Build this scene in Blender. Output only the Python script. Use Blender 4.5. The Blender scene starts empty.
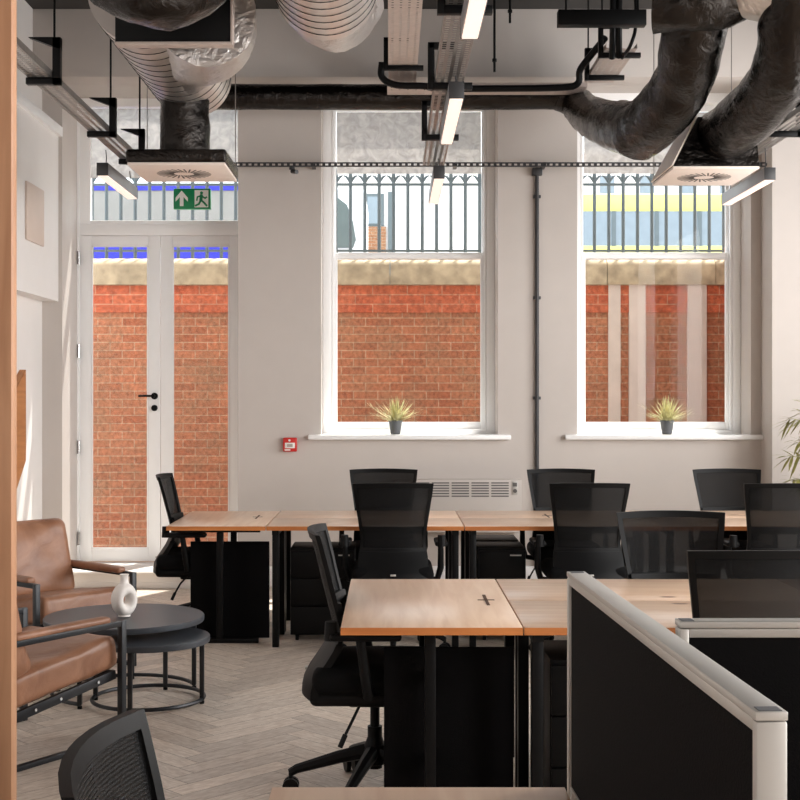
import bpy, bmesh, math, random
from mathutils import Vector, Matrix, noise
random.seed(7)
PI = math.pi
sc = bpy.context.scene
COL = sc.collection
V = Vector

# ------------------------------------------------------------------ camera
F = 1320.0            # focal length in pixels of the 800 px frame
CAMZ = 1.52
cam_d = bpy.data.cameras.new('camera'); cam = bpy.data.objects.new('camera', cam_d); COL.objects.link(cam)
cam.location = (0, 0, CAMZ); cam.rotation_euler = (PI/2, 0, 0)
cam_d.sensor_width = 36; cam_d.lens = 36*F/800.0
cam_d.shift_x = 10/800.0; cam_d.shift_y = -3/800.0
cam_d.clip_start = 0.02; cam_d.clip_end = 300
sc.camera = cam
def at(px, py, Y):
    return V(((px-390)*Y/F, Y, CAMZ-(py-397)*Y/F))

# ------------------------------------------------------------------ materials
def lin(c):
    return tuple(((v/255)/12.92 if v/255 <= .04045 else ((v/255+.055)/1.055)**2.4) for v in c)+(1,)
def newmat(name):
    m = bpy.data.materials.new(name); m.use_nodes = True
    nt = m.node_tree
    return m, nt, nt.nodes['Principled BSDF']
def nd(nt, t, **kw):
    n = nt.nodes.new(t)
    for k, v in kw.items(): setattr(n, k, v)
    return n
def plain(name, rgb, rough=.5, metal=0, var=.06, bump=0, bscale=40, nscale=6, spec=.5, coat=0, sheen=0):
    m, nt, p = newmat(name)
    c = lin(rgb)
    tc = nd(nt, 'ShaderNodeTexCoord'); n = nd(nt, 'ShaderNodeTexNoise'); n.inputs['Scale'].default_value = nscale; n.inputs['Detail'].default_value = 4
    nt.links.new(tc.outputs['Object'], n.inputs['Vector'])
    r = nd(nt, 'ShaderNodeValToRGB')
    r.color_ramp.elements[0].position = .3; r.color_ramp.elements[1].position = .7
    r.color_ramp.elements[0].color = tuple(max(0, v*(1-var)) for v in c[:3])+(1,)
    r.color_ramp.elements[1].color = tuple(min(1, v*(1+var)) for v in c[:3])+(1,)
    nt.links.new(n.outputs['Fac'], r.inputs['Fac']); nt.links.new(r.outputs['Color'], p.inputs['Base Color'])
    p.inputs['Roughness'].default_value = rough; p.inputs['Metallic'].default_value = metal
    p.inputs['Specular IOR Level'].default_value = spec
    p.inputs['Coat Weight'].default_value = coat
    if sheen: p.inputs['Sheen Weight'].default_value = sheen
    if bump:
        b = nd(nt, 'ShaderNodeBump'); b.inputs['Strength'].default_value = bump; b.inputs['Distance'].default_value = .01
        n2 = nd(nt, 'ShaderNodeTexNoise'); n2.inputs['Scale'].default_value = bscale; n2.inputs['Detail'].default_value = 6
        nt.links.new(tc.outputs['Object'], n2.inputs['Vector'])
        nt.links.new(n2.outputs['Fac'], b.inputs['Height']); nt.links.new(b.outputs['Normal'], p.inputs['Normal'])
    return m
def emis(name, rgb, strength):
    m, nt, p = newmat(name)
    p.inputs['Base Color'].default_value = lin(rgb); p.inputs['Emission Color'].default_value = lin(rgb); p.inputs['Emission Strength'].default_value = strength
    p.inputs['Roughness'].default_value = .4
    return m

def wood(name, light, dark, knots=(), rough=.29, scale=1.0, axis='X'):
    m, nt, p = newmat(name)
    tc = nd(nt, 'ShaderNodeTexCoord'); mp = nd(nt, 'ShaderNodeMapping')
    mp.inputs['Scale'].default_value = {'X': (1.2*scale, 14*scale, 14*scale), 'Y': (14*scale, 1.2*scale, 14*scale), 'Z': (14*scale, 14*scale, 1.2*scale)}[axis]
    nt.links.new(tc.outputs['Object'], mp.inputs['Vector'])
    n = nd(nt, 'ShaderNodeTexNoise'); n.inputs['Scale'].default_value = 1.6; n.inputs['Detail'].default_value = 7; n.inputs['Distortion'].default_value = .6
    nt.links.new(mp.outputs['Vector'], n.inputs['Vector'])
    r = nd(nt, 'ShaderNodeValToRGB')
    r.color_ramp.elements[0].position = .32; r.color_ramp.elements[0].color = lin(dark)
    r.color_ramp.elements[1].position = .62; r.color_ramp.elements[1].color = lin(light)
    nt.links.new(n.outputs['Fac'], r.inputs['Fac'])
    out = r.outputs['Color']
    for (kx, ky, sx, sy) in knots:      # knots: dark lens shapes in the grain
        k = nd(nt, 'ShaderNodeMapping'); k.vector_type = 'POINT'
        k.inputs['Location'].default_value = (-kx/sx, -ky/sy, 0); k.inputs['Scale'].default_value = (1/sx, 1/sy, 0)
        nt.links.new(tc.outputs['Object'], k.inputs['Vector'])
        l = nd(nt, 'ShaderNodeVectorMath', operation='LENGTH'); nt.links.new(k.outputs['Vector'], l.inputs[0])
        rr = nd(nt, 'ShaderNodeValToRGB'); rr.color_ramp.elements[0].position = .6; rr.color_ramp.elements[0].color = (1, 1, 1, 1); rr.color_ramp.elements[1].position = 1; rr.color_ramp.elements[1].color = (0, 0, 0, 1)
        nt.links.new(l.outputs['Value'], rr.inputs['Fac'])
        mx = nd(nt, 'ShaderNodeMix', data_type='RGBA'); nt.links.new(rr.outputs['Color'], mx.inputs['Factor'])
        nt.links.new(out, mx.inputs['A']); mx.inputs['B'].default_value = lin((120, 72, 40)); out = mx.outputs['Result']
    nt.links.new(out, p.inputs['Base Color'])
    p.inputs['Roughness'].default_value = rough
    b = nd(nt, 'ShaderNodeBump'); b.inputs['Strength'].default_value = .05; b.inputs['Distance'].default_value = .004
    nt.links.new(n.outputs['Fac'], b.inputs['Height']); nt.links.new(b.outputs['Normal'], p.inputs['Normal'])
    return m

def brick(name, c1, c2, mortar, bw=.225, rh=.075, dirt=(150, 120, 92)):
    m, nt, p = newmat(name)
    tc = nd(nt, 'ShaderNodeTexCoord'); sp = nd(nt, 'ShaderNodeSeparateXYZ'); cb = nd(nt, 'ShaderNodeCombineXYZ')
    nt.links.new(tc.outputs['Object'], sp.inputs[0])
    nt.links.new(sp.outputs['X'], cb.inputs['X']); nt.links.new(sp.outputs['Z'], cb.inputs['Y'])
    bt = nd(nt, 'ShaderNodeTexBrick'); bt.inputs['Scale'].default_value = 1; bt.inputs['Brick Width'].default_value = bw; bt.inputs['Row Height'].default_value = rh
    bt.inputs['Mortar Size'].default_value = .0055; bt.inputs['Mortar Smooth'].default_value = .3; bt.inputs['Bias'].default_value = 0
    bt.inputs['Color1'].default_value = lin(c1); bt.inputs['Color2'].default_value = lin(c2); bt.inputs['Mortar'].default_value = lin(mortar)
    nt.links.new(cb.outputs[0], bt.inputs['Vector'])
    n = nd(nt, 'ShaderNodeTexNoise'); n.inputs['Scale'].default_value = 3.2; n.inputs['Detail'].default_value = 8; n.inputs['Roughness'].default_value = .65
    nt.links.new(tc.outputs['Object'], n.inputs['Vector'])
    r = nd(nt, 'ShaderNodeValToRGB'); r.color_ramp.elements[0].position = .40; r.color_ramp.elements[0].color = (0, 0, 0, 1); r.color_ramp.elements[1].position = .75; r.color_ramp.elements[1].color = (.75, .75, .75, 1)
    nt.links.new(n.outputs['Fac'], r.inputs['Fac'])
    mx = nd(nt, 'ShaderNodeMix', data_type='RGBA'); nt.links.new(r.outputs['Color'], mx.inputs['Factor']); nt.links.new(bt.outputs['Color'], mx.inputs['A']); mx.inputs['B'].default_value = lin(dirt)
    n3 = nd(nt, 'ShaderNodeTexNoise'); n3.inputs['Scale'].default_value = 30; n3.inputs['Detail'].default_value = 4; nt.links.new(tc.outputs['Object'], n3.inputs['Vector'])
    r3 = nd(nt, 'ShaderNodeValToRGB'); r3.color_ramp.elements[0].position = .3; r3.color_ramp.elements[0].color = (.6, .6, .6, 1); r3.color_ramp.elements[1].position = .7; r3.color_ramp.elements[1].color = (1.15, 1.15, 1.15, 1)
    nt.links.new(n3.outputs['Fac'], r3.inputs['Fac'])
    m2 = nd(nt, 'ShaderNodeMix', data_type='RGBA', blend_type='MULTIPLY'); m2.inputs['Factor'].default_value = 1
    nt.links.new(mx.outputs['Result'], m2.inputs['A']); nt.links.new(r3.outputs['Color'], m2.inputs['B'])
    nt.links.new(m2.outputs['Result'], p.inputs['Base Color']); p.inputs['Roughness'].default_value = .85
    b = nd(nt, 'ShaderNodeBump'); b.invert = True; b.inputs['Strength'].default_value = .35; b.inputs['Distance'].default_value = .005
    nt.links.new(bt.outputs['Fac'], b.inputs['Height']); nt.links.new(b.outputs['Normal'], p.inputs['Normal'])
    return m

def glass(name, refl=.5, tint=(250, 252, 252)):
    m, nt, p = newmat(name); nt.nodes.remove(p)
    o = nt.nodes['Material Output']
    t = nd(nt, 'ShaderNodeBsdfTransparent'); t.inputs['Color'].default_value = lin(tint)
    g = nd(nt, 'ShaderNodeBsdfGlossy'); g.inputs['Roughness'].default_value = .01
    fr = nd(nt, 'ShaderNodeFresnel'); fr.inputs['IOR'].default_value = 1.45
    ml = nd(nt, 'ShaderNodeMath', operation='MULTIPLY'); ml.inputs[1].default_value = refl; nt.links.new(fr.outputs[0], ml.inputs[0])
    mx = nd(nt, 'ShaderNodeMixShader'); nt.links.new(ml.outputs[0], mx.inputs['Fac']); nt.links.new(t.outputs[0], mx.inputs[1]); nt.links.new(g.outputs[0], mx.inputs[2])
    nt.links.new(mx.outputs[0], o.inputs['Surface'])
    return m

def meshcloth(name, alpha=.20, rgb=(15, 15, 16), ribs=True):
    """Black knitted chair mesh: fibres and the see-through gaps between them."""
    m, nt, p = newmat(name); o = nt.nodes['Material Output']
    p.inputs['Base Color'].default_value = lin(rgb); p.inputs['Roughness'].default_value = .6; p.inputs['Specular IOR Level'].default_value = .2
    t = nd(nt, 'ShaderNodeBsdfTransparent')
    mx = nd(nt, 'ShaderNodeMixShader'); mx.inputs['Fac'].default_value = alpha
    nt.links.new(p.outputs[0], mx.inputs[1]); nt.links.new(t.outputs[0], mx.inputs[2]); nt.links.new(mx.outputs[0], o.inputs['Surface'])
    if ribs:
        tc = nd(nt, 'ShaderNodeTexCoord'); w = nd(nt, 'ShaderNodeTexWave'); w.bands_direction = 'Z'; w.inputs['Scale'].default_value = 48
        nt.links.new(tc.outputs['Object'], w.inputs['Vector'])
        b = nd(nt, 'ShaderNodeBump'); b.inputs['Strength'].default_value = .6; b.inputs['Distance'].default_value = .003
        nt.links.new(w.outputs['Fac'], b.inputs['Height']); nt.links.new(b.outputs['Normal'], p.inputs['Normal'])
    return m

def film(name, rgb, through=.3):
    m, nt, p = newmat(name); o = nt.nodes['Material Output']; nt.nodes.remove(p)
    d = nd(nt, 'ShaderNodeBsdfDiffuse'); tr = nd(nt, 'ShaderNodeBsdfTranslucent'); t = nd(nt, 'ShaderNodeBsdfTransparent')
    tc = nd(nt, 'ShaderNodeTexCoord'); n = nd(nt, 'ShaderNodeTexNoise'); n.inputs['Scale'].default_value = 12; n.inputs['Detail'].default_value = 7; n.inputs['Distortion'].default_value = 1.5
    nt.links.new(tc.outputs['Object'], n.inputs['Vector'])
    r = nd(nt, 'ShaderNodeValToRGB'); c = lin(rgb)
    r.color_ramp.elements[0].position = .35; r.color_ramp.elements[0].color = tuple(v*.7 for v in c[:3])+(1,)
    r.color_ramp.elements[1].position = .7; r.color_ramp.elements[1].color = c
    nt.links.new(n.outputs['Fac'], r.inputs['Fac'])
    nt.links.new(r.outputs['Color'], d.inputs['Color']); nt.links.new(r.outputs['Color'], tr.inputs['Color'])
    m1 = nd(nt, 'ShaderNodeMixShader'); m1.inputs['Fac'].default_value = .6; nt.links.new(d.outputs[0], m1.inputs[1]); nt.links.new(tr.outputs[0], m1.inputs[2])
    m2 = nd(nt, 'ShaderNodeMixShader'); m2.inputs['Fac'].default_value = through; nt.links.new(m1.outputs[0], m2.inputs[1]); nt.links.new(t.outputs[0], m2.inputs[2])
    nt.links.new(m2.outputs[0], o.inputs['Surface'])
    return m

def foil(name, rgb, rough, metal, strength=.5, scale=9):
    m, nt, p = newmat(name)
    p.inputs['Base Color'].default_value = lin(rgb); p.inputs['Metallic'].default_value = metal; p.inputs['Roughness'].default_value = rough
    tc = nd(nt, 'ShaderNodeTexCoord')
    n = nd(nt, 'ShaderNodeTexNoise'); n.inputs['Scale'].default_value = scale; n.inputs['Detail'].default_value = 8; n.inputs['Roughness'].default_value = .6; n.inputs['Distortion'].default_value = 2.2
    nt.links.new(tc.outputs['Object'], n.inputs['Vector'])
    vo = nd(nt, 'ShaderNodeTexVoronoi'); vo.feature = 'DISTANCE_TO_EDGE'; vo.inputs['Scale'].default_value = scale*.9
    mm = nd(nt, 'ShaderNodeMapping'); mm.inputs['Scale'].default_value = (1, .5, 1.8); nt.links.new(tc.outputs['Object'], mm.inputs['Vector']); nt.links.new(mm.outputs[0], vo.inputs['Vector'])
    mt = nd(nt, 'ShaderNodeMath', operation='MULTIPLY_ADD'); mt.inputs[1].default_value = .5
    nt.links.new(vo.outputs['Distance'], mt.inputs[0]); nt.links.new(n.outputs['Fac'], mt.inputs[2])
    b = nd(nt, 'ShaderNodeBump'); b.inputs['Strength'].default_value = strength; b.inputs['Distance'].default_value = .03
    nt.links.new(mt.outputs[0], b.inputs['Height']); nt.links.new(b.outputs['Normal'], p.inputs['Normal'])
    return m

def leather(name):
    m, nt, p = newmat(name)
    tc = nd(nt, 'ShaderNodeTexCoord')
    n = nd(nt, 'ShaderNodeTexNoise'); n.inputs['Scale'].default_value = 5; n.inputs['Detail'].default_value = 6; n.inputs['Distortion'].default_value = .8
    nt.links.new(tc.outputs['Object'], n.inputs['Vector'])
    r = nd(nt, 'ShaderNodeValToRGB'); r.color_ramp.elements[0].position = .3; r.color_ramp.elements[0].color = lin((124, 82, 58)); r.color_ramp.elements[1].position = .72; r.color_ramp.elements[1].color = lin((166, 120, 92))
    nt.links.new(n.outputs['Fac'], r.inputs['Fac']); nt.links.new(r.outputs['Color'], p.inputs['Base Color']); p.inputs['Roughness'].default_value = .42
    v = nd(nt, 'ShaderNodeTexVoronoi'); v.inputs['Scale'].default_value = 260; nt.links.new(tc.outputs['Object'], v.inputs['Vector'])
    b = nd(nt, 'ShaderNodeBump'); b.inputs['Strength'].default_value = .12; b.inputs['Distance'].default_value = .002; nt.links.new(v.outputs['Distance'], b.inputs['Height'])
    b2 = nd(nt, 'ShaderNodeBump'); b2.inputs['Strength'].default_value = .5; b2.inputs['Distance'].default_value = .02; nt.links.new(n.outputs['Fac'], b2.inputs['Height']); nt.links.new(b.outputs['Normal'], b2.inputs['Normal'])
    nt.links.new(b2.outputs['Normal'], p.inputs['Normal'])
    return m

def planks(name):
    m, nt, p = newmat(name)
    a = nd(nt, 'ShaderNodeAttribute'); a.attribute_name = 'plank'
    sp = nd(nt, 'ShaderNodeSeparateXYZ'); nt.links.new(a.outputs['Vector'], sp.inputs[0])
    cb = nd(nt, 'ShaderNodeCombineXYZ')
    m1 = nd(nt, 'ShaderNodeMath', operation='MULTIPLY'); m1.inputs[1].default_value = 1.2; nt.links.new(sp.outputs['Y'], m1.inputs[0])
    m2 = nd(nt, 'ShaderNodeMath', operation='MULTIPLY'); m2.inputs[1].default_value = 5; nt.links.new(sp.outputs['Z'], m2.inputs[0])
    m3 = nd(nt, 'ShaderNodeMath', operation='MULTIPLY'); m3.inputs[1].default_value = 90; nt.links.new(sp.outputs['X'], m3.inputs[0])
    nt.links.new(m1.outputs[0], cb.inputs['X']); nt.links.new(m2.outputs[0], cb.inputs['Y']); nt.links.new(m3.outputs[0], cb.inputs['Z'])
    n = nd(nt, 'ShaderNodeTexNoise'); n.inputs['Scale'].default_value = 1.5; n.inputs['Detail'].default_value = 6; n.inputs['Distortion'].default_value = .7; nt.links.new(cb.outputs[0], n.inputs['Vector'])
    r = nd(nt, 'ShaderNodeValToRGB'); r.color_ramp.elements[0].position = .3; r.color_ramp.elements[0].color = lin((196, 178, 162)); r.color_ramp.elements[1].position = .7; r.color_ramp.elements[1].color = lin((232, 220, 208))
    nt.links.new(n.outputs['Fac'], r.inputs['Fac'])
    r2 = nd(nt, 'ShaderNodeValToRGB'); r2.color_ramp.elements[0].color = (.80, .79, .78, 1); r2.color_ramp.elements[1].color = (1.05, 1.04, 1.02, 1); nt.links.new(sp.outputs['X'], r2.inputs['Fac'])
    mx = nd(nt, 'ShaderNodeMix', data_type='RGBA', blend_type='MULTIPLY'); mx.inputs['Factor'].default_value = 1
    nt.links.new(r.outputs['Color'], mx.inputs['A']); nt.links.new(r2.outputs['Color'], mx.inputs['B']); nt.links.new(mx.outputs['Result'], p.inputs['Base Color'])
    p.inputs['Roughness'].default_value = .42
    return m

M = dict(
    paint=plain('greige_wall_paint', (196, 188, 182), .7, var=.015),
    whitepaint=plain('white_wall_paint', (232, 228, 225), .7, var=.01),
    ceilingdark=plain('dark_ceiling_paint', (58, 55, 53), .8),
    gloss=plain('white_gloss_paint', (250, 250, 250), .3, var=.01),
    stepwhite=plain('white_step_paint', (225, 220, 215), .5, var=.02),
    planks=planks('oak_herringbone'), sub=plain('floor_gap', (110, 92, 78), .9),
    brick=brick('red_brick', (196, 122, 86), (176, 102, 70), (198, 156, 126)),
    brickband=brick('red_engineering_brick', (204, 106, 70), (192, 92, 60), (202, 150, 120), .32, .088, dirt=(198, 116, 84)),
    stone=plain('weathered_stone', (176, 156, 128), .85, var=.28, nscale=9, bump=.4, bscale=18),
    pale=plain('painted_reflection', (214, 196, 184), .8, var=.08),  # tone of the window reflections painted on the outside wall
    iron=plain('grey_painted_iron', (92, 102, 106), .5),
    asphalt=plain('pavement_grey', (150, 148, 145), .9),
    black=plain('black_powder_coat', (6, 6, 7), .45, var=.1, spec=.18),
    blackpanel=plain('black_fabric_panel', (8, 7, 8), .85, var=.15, bump=.15, bscale=300, spec=.12),
    blackplastic=plain('black_plastic', (9, 9, 10), .5, var=.1, spec=.16),
    fabric=plain('black_seat_fabric', (10, 10, 11), .85, var=.15, bump=.2, bscale=350, spec=.12),
    mesh=meshcloth('black_chair_mesh'),
    chrome=plain('chrome', (200, 200, 200), .2, 1),
    steel=plain('galvanised_steel', (140, 136, 132), .36, .85, var=.12, nscale=25),
    trayblush=plain('pale_galvanised_tray', (190, 176, 168), .5, .3, var=.08, nscale=20),
    lightbody=plain('grey_lamp_housing', (150, 150, 152), .4, .4),
    lightend=plain('dark_lamp_end_cap', (52, 52, 54), .45),
    lampglow=emis('opal_lamp_diffuser', (255, 234, 222), .60),
    foil=foil('silver_foil', (206, 200, 196), .36, 1, .5, 12),
    spiral=plain('spiral_duct_steel', (216, 208, 202), .36, .9, var=.06, nscale=5),
    blackfoil=foil('black_foil_insulation', (52, 49, 47), .16, 1, .40, 11),
    seam=plain('dark_seam', (40, 38, 37), .5),
    plate=plain('diffuser_plate_white', (236, 222, 212), .45, var=.01),
    pine_top=wood('pine_top', (230, 199, 172), (214, 178, 149)),
    pine_topy=wood('pine_top_lengthways', (230, 199, 172), (214, 178, 149), axis='Y'),
    knot_far=wood('pine_top_knot_far', (230, 199, 172), (214, 178, 149), knots=((.03, -.21, .038, .022),)),
    knot_near=wood('pine_top_knot_near', (230, 199, 172), (214, 178, 149), knots=((.04, .22, .038, .022),)),
    knot_window=wood('pine_top_knot_window', (230, 199, 172), (214, 178, 149), knots=((.02, -.06, .05, .03), (.07, -.12, .04, .025))),
    edge=wood('pine_edge', (196, 122, 62), (170, 98, 44), rough=.5),
    post=wood('timber_post', (186, 140, 106), (160, 114, 82), rough=.5, axis='Z'),
    board=wood('timber_board', (190, 128, 76), (168, 106, 58), rough=.5, axis='Y'),
    beige=plain('beige_panel', (214, 196, 184), .6, var=.02),
    leather=leather('tan_leather'),
    frameblack=plain('charcoal_steel', (30, 32, 36), .4, .2),
    tablegrey=plain('charcoal_tabletop', (58, 62, 68), .38, var=.08),
    ceramic=plain('matt_white_ceramic', (226, 220, 214), .55, var=.03, bump=.1, bscale=60),
    alu=plain('pale_anodised_aluminium', (196, 193, 188), .38, .35, var=.02),
    palegrey=plain('pale_grey_trim', (176, 160, 150), .5, .1, var=.02),  # plain pale grey for the call point's press mark
    red=plain('fire_red', (200, 42, 36), .35), white=plain('white_plastic', (236, 234, 230), .4, var=.01),
    green=plain('exit_green', (0, 132, 82), .4, var=.01),
    grille=plain('grille_slot_dark', (96, 92, 90), .6),
    slot=plain('diffuser_slot_dark', (70, 64, 60), .6),
    portbrown=plain('routed_slot_brown', (84, 58, 40), .8),
    pot=plain('grey_pot', (88, 90, 94), .5, var=.08),
    soil=plain('soil', (60, 46, 36), .95, bump=.5),
    leaf=plain('pale_green_blade', (206, 200, 150), .55, var=.25, nscale=30),
    leaf2=plain('bamboo_leaf', (150, 146, 84), .5, var=.25, nscale=20),
    stem=plain('bamboo_stem', (150, 132, 84), .6),
    glass=glass('window_glass', .2),
    film=film('clouded_film', (206, 200, 196), .22),
    bluepanel=plain('blue_panel', (52, 56, 190), .5),
    yellow=plain('bus_yellow', (236, 228, 120), .4), busgrey=plain('bus_window_glass', (128, 140, 150), .2), buswhite=plain('bus_white', (235, 235, 235), .4),
    facade=plain('pale_render', (232, 226, 224), .8, var=.03), vanwhite=plain('van_white', (238, 236, 238), .35), darkglass=plain('dark_vehicle_glass', (96, 106, 104), .2),
    brownbrick=brick('brown_brick', (170, 116, 84), (156, 102, 72), (180, 160, 140)),
    dark=plain('dark_recess', (20, 18, 17), .8),
)

# ------------------------------------------------------------------ mesh helpers
def bx(bm, x0, x1, y0, y1, z0, z1, bev=0, seg=2, mat=None):
    r = bmesh.ops.create_cube(bm, size=1)
    vs = r['verts']
    for v in vs:
        v.co = V(((x0+x1)/2+v.co.x*(x1-x0), (y0+y1)/2+v.co.y*(y1-y0), (z0+z1)/2+v.co.z*(z1-z0)))
    if mat is not None:
        for v in vs: v.co = mat @ v.co
    if bev:
        es = {e for v in vs for e in v.link_edges}
        bmesh.ops.bevel(bm, geom=list(es), offset=bev, segments=seg, affect='EDGES', profile=.5)
def frame_axes(d):
    d = d.normalized()
    up = V((0, 0, 1)) if abs(d.z) < .9 else V((0, 1, 0))
    a = d.cross(up).normalized(); b = a.cross(d).normalized()
    return a, b
def tube(bm, pts, r, n=12, closed=False, caps=True, square=False):
    pts = [V(p) for p in pts]; N = len(pts)
    rs = r if isinstance(r, (list, tuple)) else [r]*N
    rings = []; pa = None
    for i, p in enumerate(pts):
        if closed: d = pts[(i+1) % N]-pts[i-1]
        else: d = pts[min(i+1, N-1)]-pts[max(i-1, 0)]
        if pa is None: a, b = frame_axes(d)
        else:
            dn = d.normalized(); a = (pa-dn*pa.dot(dn)).normalized(); b = a.cross(dn).normalized()
        pa = a
        nn = 4 if square else n; off = PI/4 if square else 0; k = math.sqrt(2) if square else 1
        rings.append([bm.verts.new(p+(a*math.cos(2*PI*j/nn+off)+b*math.sin(2*PI*j/nn+off))*rs[i]*k) for j in range(nn)])
    nn = len(rings[0])
    for i in range(N if closed else N-1):
        A, B = rings[i], rings[(i+1) % N]
        for j in range(nn): bm.faces.new((A[j], A[(j+1) % nn], B[(j+1) % nn], B[j]))
    if caps and not closed:
        bm.faces.new(rings[0][::-1]); bm.faces.new(rings[-1])
    return rings
def cyl(bm, p0, p1, r, r1=None, n=16): return tube(bm, [p0, p1], [r, r if r1 is None else r1], n)
def lathe(bm, prof, c=(0, 0, 0), n=32):
    c = V(c); rings = []
    for (r, z) in prof:
        rings.append([bm.verts.new(c+V((max(r, 1e-4)*math.cos(2*PI*j/n), max(r, 1e-4)*math.sin(2*PI*j/n), z))) for j in range(n)])
    for A, B in zip(rings, rings[1:]):
        for j in range(n): bm.faces.new((A[j], A[(j+1) % n], B[(j+1) % n], B[j]))
    bm.faces.new(rings[0][::-1]); bm.faces.new(rings[-1])
def prism(bm, poly, fn0, fn1):
    A = [bm.verts.new(fn0(*p)) for p in poly]; B = [bm.verts.new(fn1(*p)) for p in poly]
    n = len(poly)
    for i in range(n): bm.faces.new((A[i], A[(i+1) % n], B[(i+1) % n], B[i]))
    bm.faces.new(A[::-1]); bm.faces.new(B)
def cushion(bm, lx, ly, lz, rad, puff, mat, n=14, wr=0):
    """A rounded, slightly puffed pad of the given size, placed by mat."""
    hx, hy, hz = lx/2, ly/2, lz/2
    K = n+1; D = {}
    def vert(i, j, k):
        if (i, j, k) not in D: D[i, j, k] = bm.verts.new((2*i/K-1, 2*j/K-1, 2*k/K-1))
        return D[i, j, k]
    for i in range(K):
        for j in range(K):
            for e in (0, K):
                for mk in (lambda u, w: (u, w, e), lambda u, w: (u, e, w), lambda u, w: (e, u, w)):
                    bm.faces.new((vert(*mk(i, j)), vert(*mk(i+1, j)), vert(*mk(i+1, j+1)), vert(*mk(i, j+1))))
    for v in D.values():
        c = v.co.copy()
        s = V((math.sin(c.x*PI/2), math.sin(c.y*PI/2), math.sin(c.z*PI/2)))
        p = V((s.x*hx, s.y*hy, s.z*hz))
        q = V((max(-hx+rad, min(hx-rad, p.x)), max(-hy+rad, min(hy-rad, p.y)), max(-hz+rad, min(hz-rad, p.z))))
        d = p-q
        if d.length > 1e-6: p = q+d.normalized()*min(rad, d.length) if d.length > rad else p
        k = (1-s.x**2)*(1-s.y**2)
        p.z += s.z*puff*k
        if wr: p.z += wr*noise.noise(V((p.x*9, p.y*9, s.z*3+lx)))*(.4+.6*abs(s.z))
        v.co = mat @ p
def sheet(bm, grid, off, cells=None):
    """A curved plate: grid[j][i] of points, off the vector of its thickness; cells(i, j) says which cells are solid."""
    J, I = len(grid), len(grid[0])
    A = [[bm.verts.new(p) for p in row] for row in grid]
    B = [[bm.verts.new(p+off) for p in row] for row in grid]
    ok = lambda i, j: 0 <= i < I-1 and 0 <= j < J-1 and (cells is None or cells(i, j))
    for j in range(J-1):
        for i in range(I-1):
            if not ok(i, j): continue
            bm.faces.new((A[j][i], A[j][i+1], A[j+1][i+1], A[j+1][i])); bm.faces.new((B[j][i], B[j+1][i], B[j+1][i+1], B[j][i+1]))
            if not ok(i-1, j): bm.faces.new((A[j][i], A[j+1][i], B[j+1][i], B[j][i]))
            if not ok(i+1, j): bm.faces.new((A[j][i+1], B[j][i+1], B[j+1][i+1], A[j+1][i+1]))
            if not ok(i, j-1): bm.faces.new((A[j][i], B[j][i], B[j][i+1], A[j][i+1]))
            if not ok(i, j+1): bm.faces.new((A[j+1][i], A[j+1][i+1], B[j+1][i+1], B[j+1][i]))
    bmesh.ops.delete(bm, geom=[v for v in bm.verts if not v.link_faces], context='VERTS')
def gridwall(bm, us, vs_, d0, d1, hole, mk):
    """A slab cut by rectangular openings: mk(u, v, d) makes the point."""
    solid = lambda i, j: 0 <= i < len(us)-1 and 0 <= j < len(vs_)-1 and not hole((us[i]+us[i+1])/2, (vs_[j]+vs_[j+1])/2)
    q = lambda *P: bm.faces.new([bm.verts.new(mk(*p)) for p in P])
    for i in range(len(us)-1):
        for j in range(len(vs_)-1):
            if not solid(i, j): continue
            a, b, c, d = us[i], us[i+1], vs_[j], vs_[j+1]
            q((a, c, d0), (b, c, d0), (b, d, d0), (a, d, d0)); q((a, c, d1), (a, d, d1), (b, d, d1), (b, c, d1))
            if not solid(i-1, j): q((a, c, d0), (a, d, d0), (a, d, d1), (a, c, d1))
            if not solid(i+1, j): q((b, c, d0), (b, c, d1), (b, d, d1), (b, d, d0))
            if not solid(i, j-1): q((a, c, d0), (a, c, d1), (b, c, d1), (b, c, d0))
            if not solid(i, j+1): q((a, d, d0), (b, d, d0), (b, d, d1), (a, d, d1))
    bmesh.ops.remove_doubles(bm, verts=bm.verts, dist=1e-5)

def rootloc(o):
    while o.parent: o = o.parent
    return V(o.location)
def obj(name, bm, m, parent=None, W=False, smooth=True, ang=35):
    """Links the bmesh as ONE mesh object. W: its points are in world space."""
    if parent is not None and W:
        L = rootloc(parent)
        for v in bm.verts: v.co -= L
    bmesh.ops.recalc_face_normals(bm, faces=bm.faces)
    me = bpy.data.meshes.new(name); bm.to_mesh(me); bm.free()
    me.materials.append(M[m] if isinstance(m, str) else m)
    if smooth:
        me.polygons.foreach_set('use_smooth', [True]*len(me.polygons)); me.set_sharp_from_angle(angle=math.radians(ang))
    o = bpy.data.objects.new(name, me); COL.objects.link(o)
    if parent is not None: o.parent = parent
    return o
def tag(o, label, cat, group=None):
    o['label'] = label; o['category'] = cat
    if group: o['group'] = group
    return o
def thing(name, label, cat, loc=(0, 0, 0), rz=0, group=None):
    o = bpy.data.objects.new(name, None); COL.objects.link(o); o.location = loc; o.rotation_euler = (0, 0, rz); o.empty_display_size = .1
    return tag(o, label, cat, group)
def struct(name, bm, m, parent=None, smooth=True, W=True):
    o = obj(name, bm, m, parent, W=W, smooth=smooth)
    if parent is None: o['kind'] = 'structure'
    return o
def dup(root, loc, rz, label, group=None):
    r = root.copy(); COL.objects.link(r); r.location = loc; r.rotation_euler = (0, 0, rz); r['label'] = label
    if group: r['group'] = group
    for ch in list(root.children):
        c = ch.copy(); COL.objects.link(c); c.parent = r
        for g in ch.children:
            d = g.copy(); COL.objects.link(d); d.parent = c
    return r
nb = bmesh.new
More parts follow.
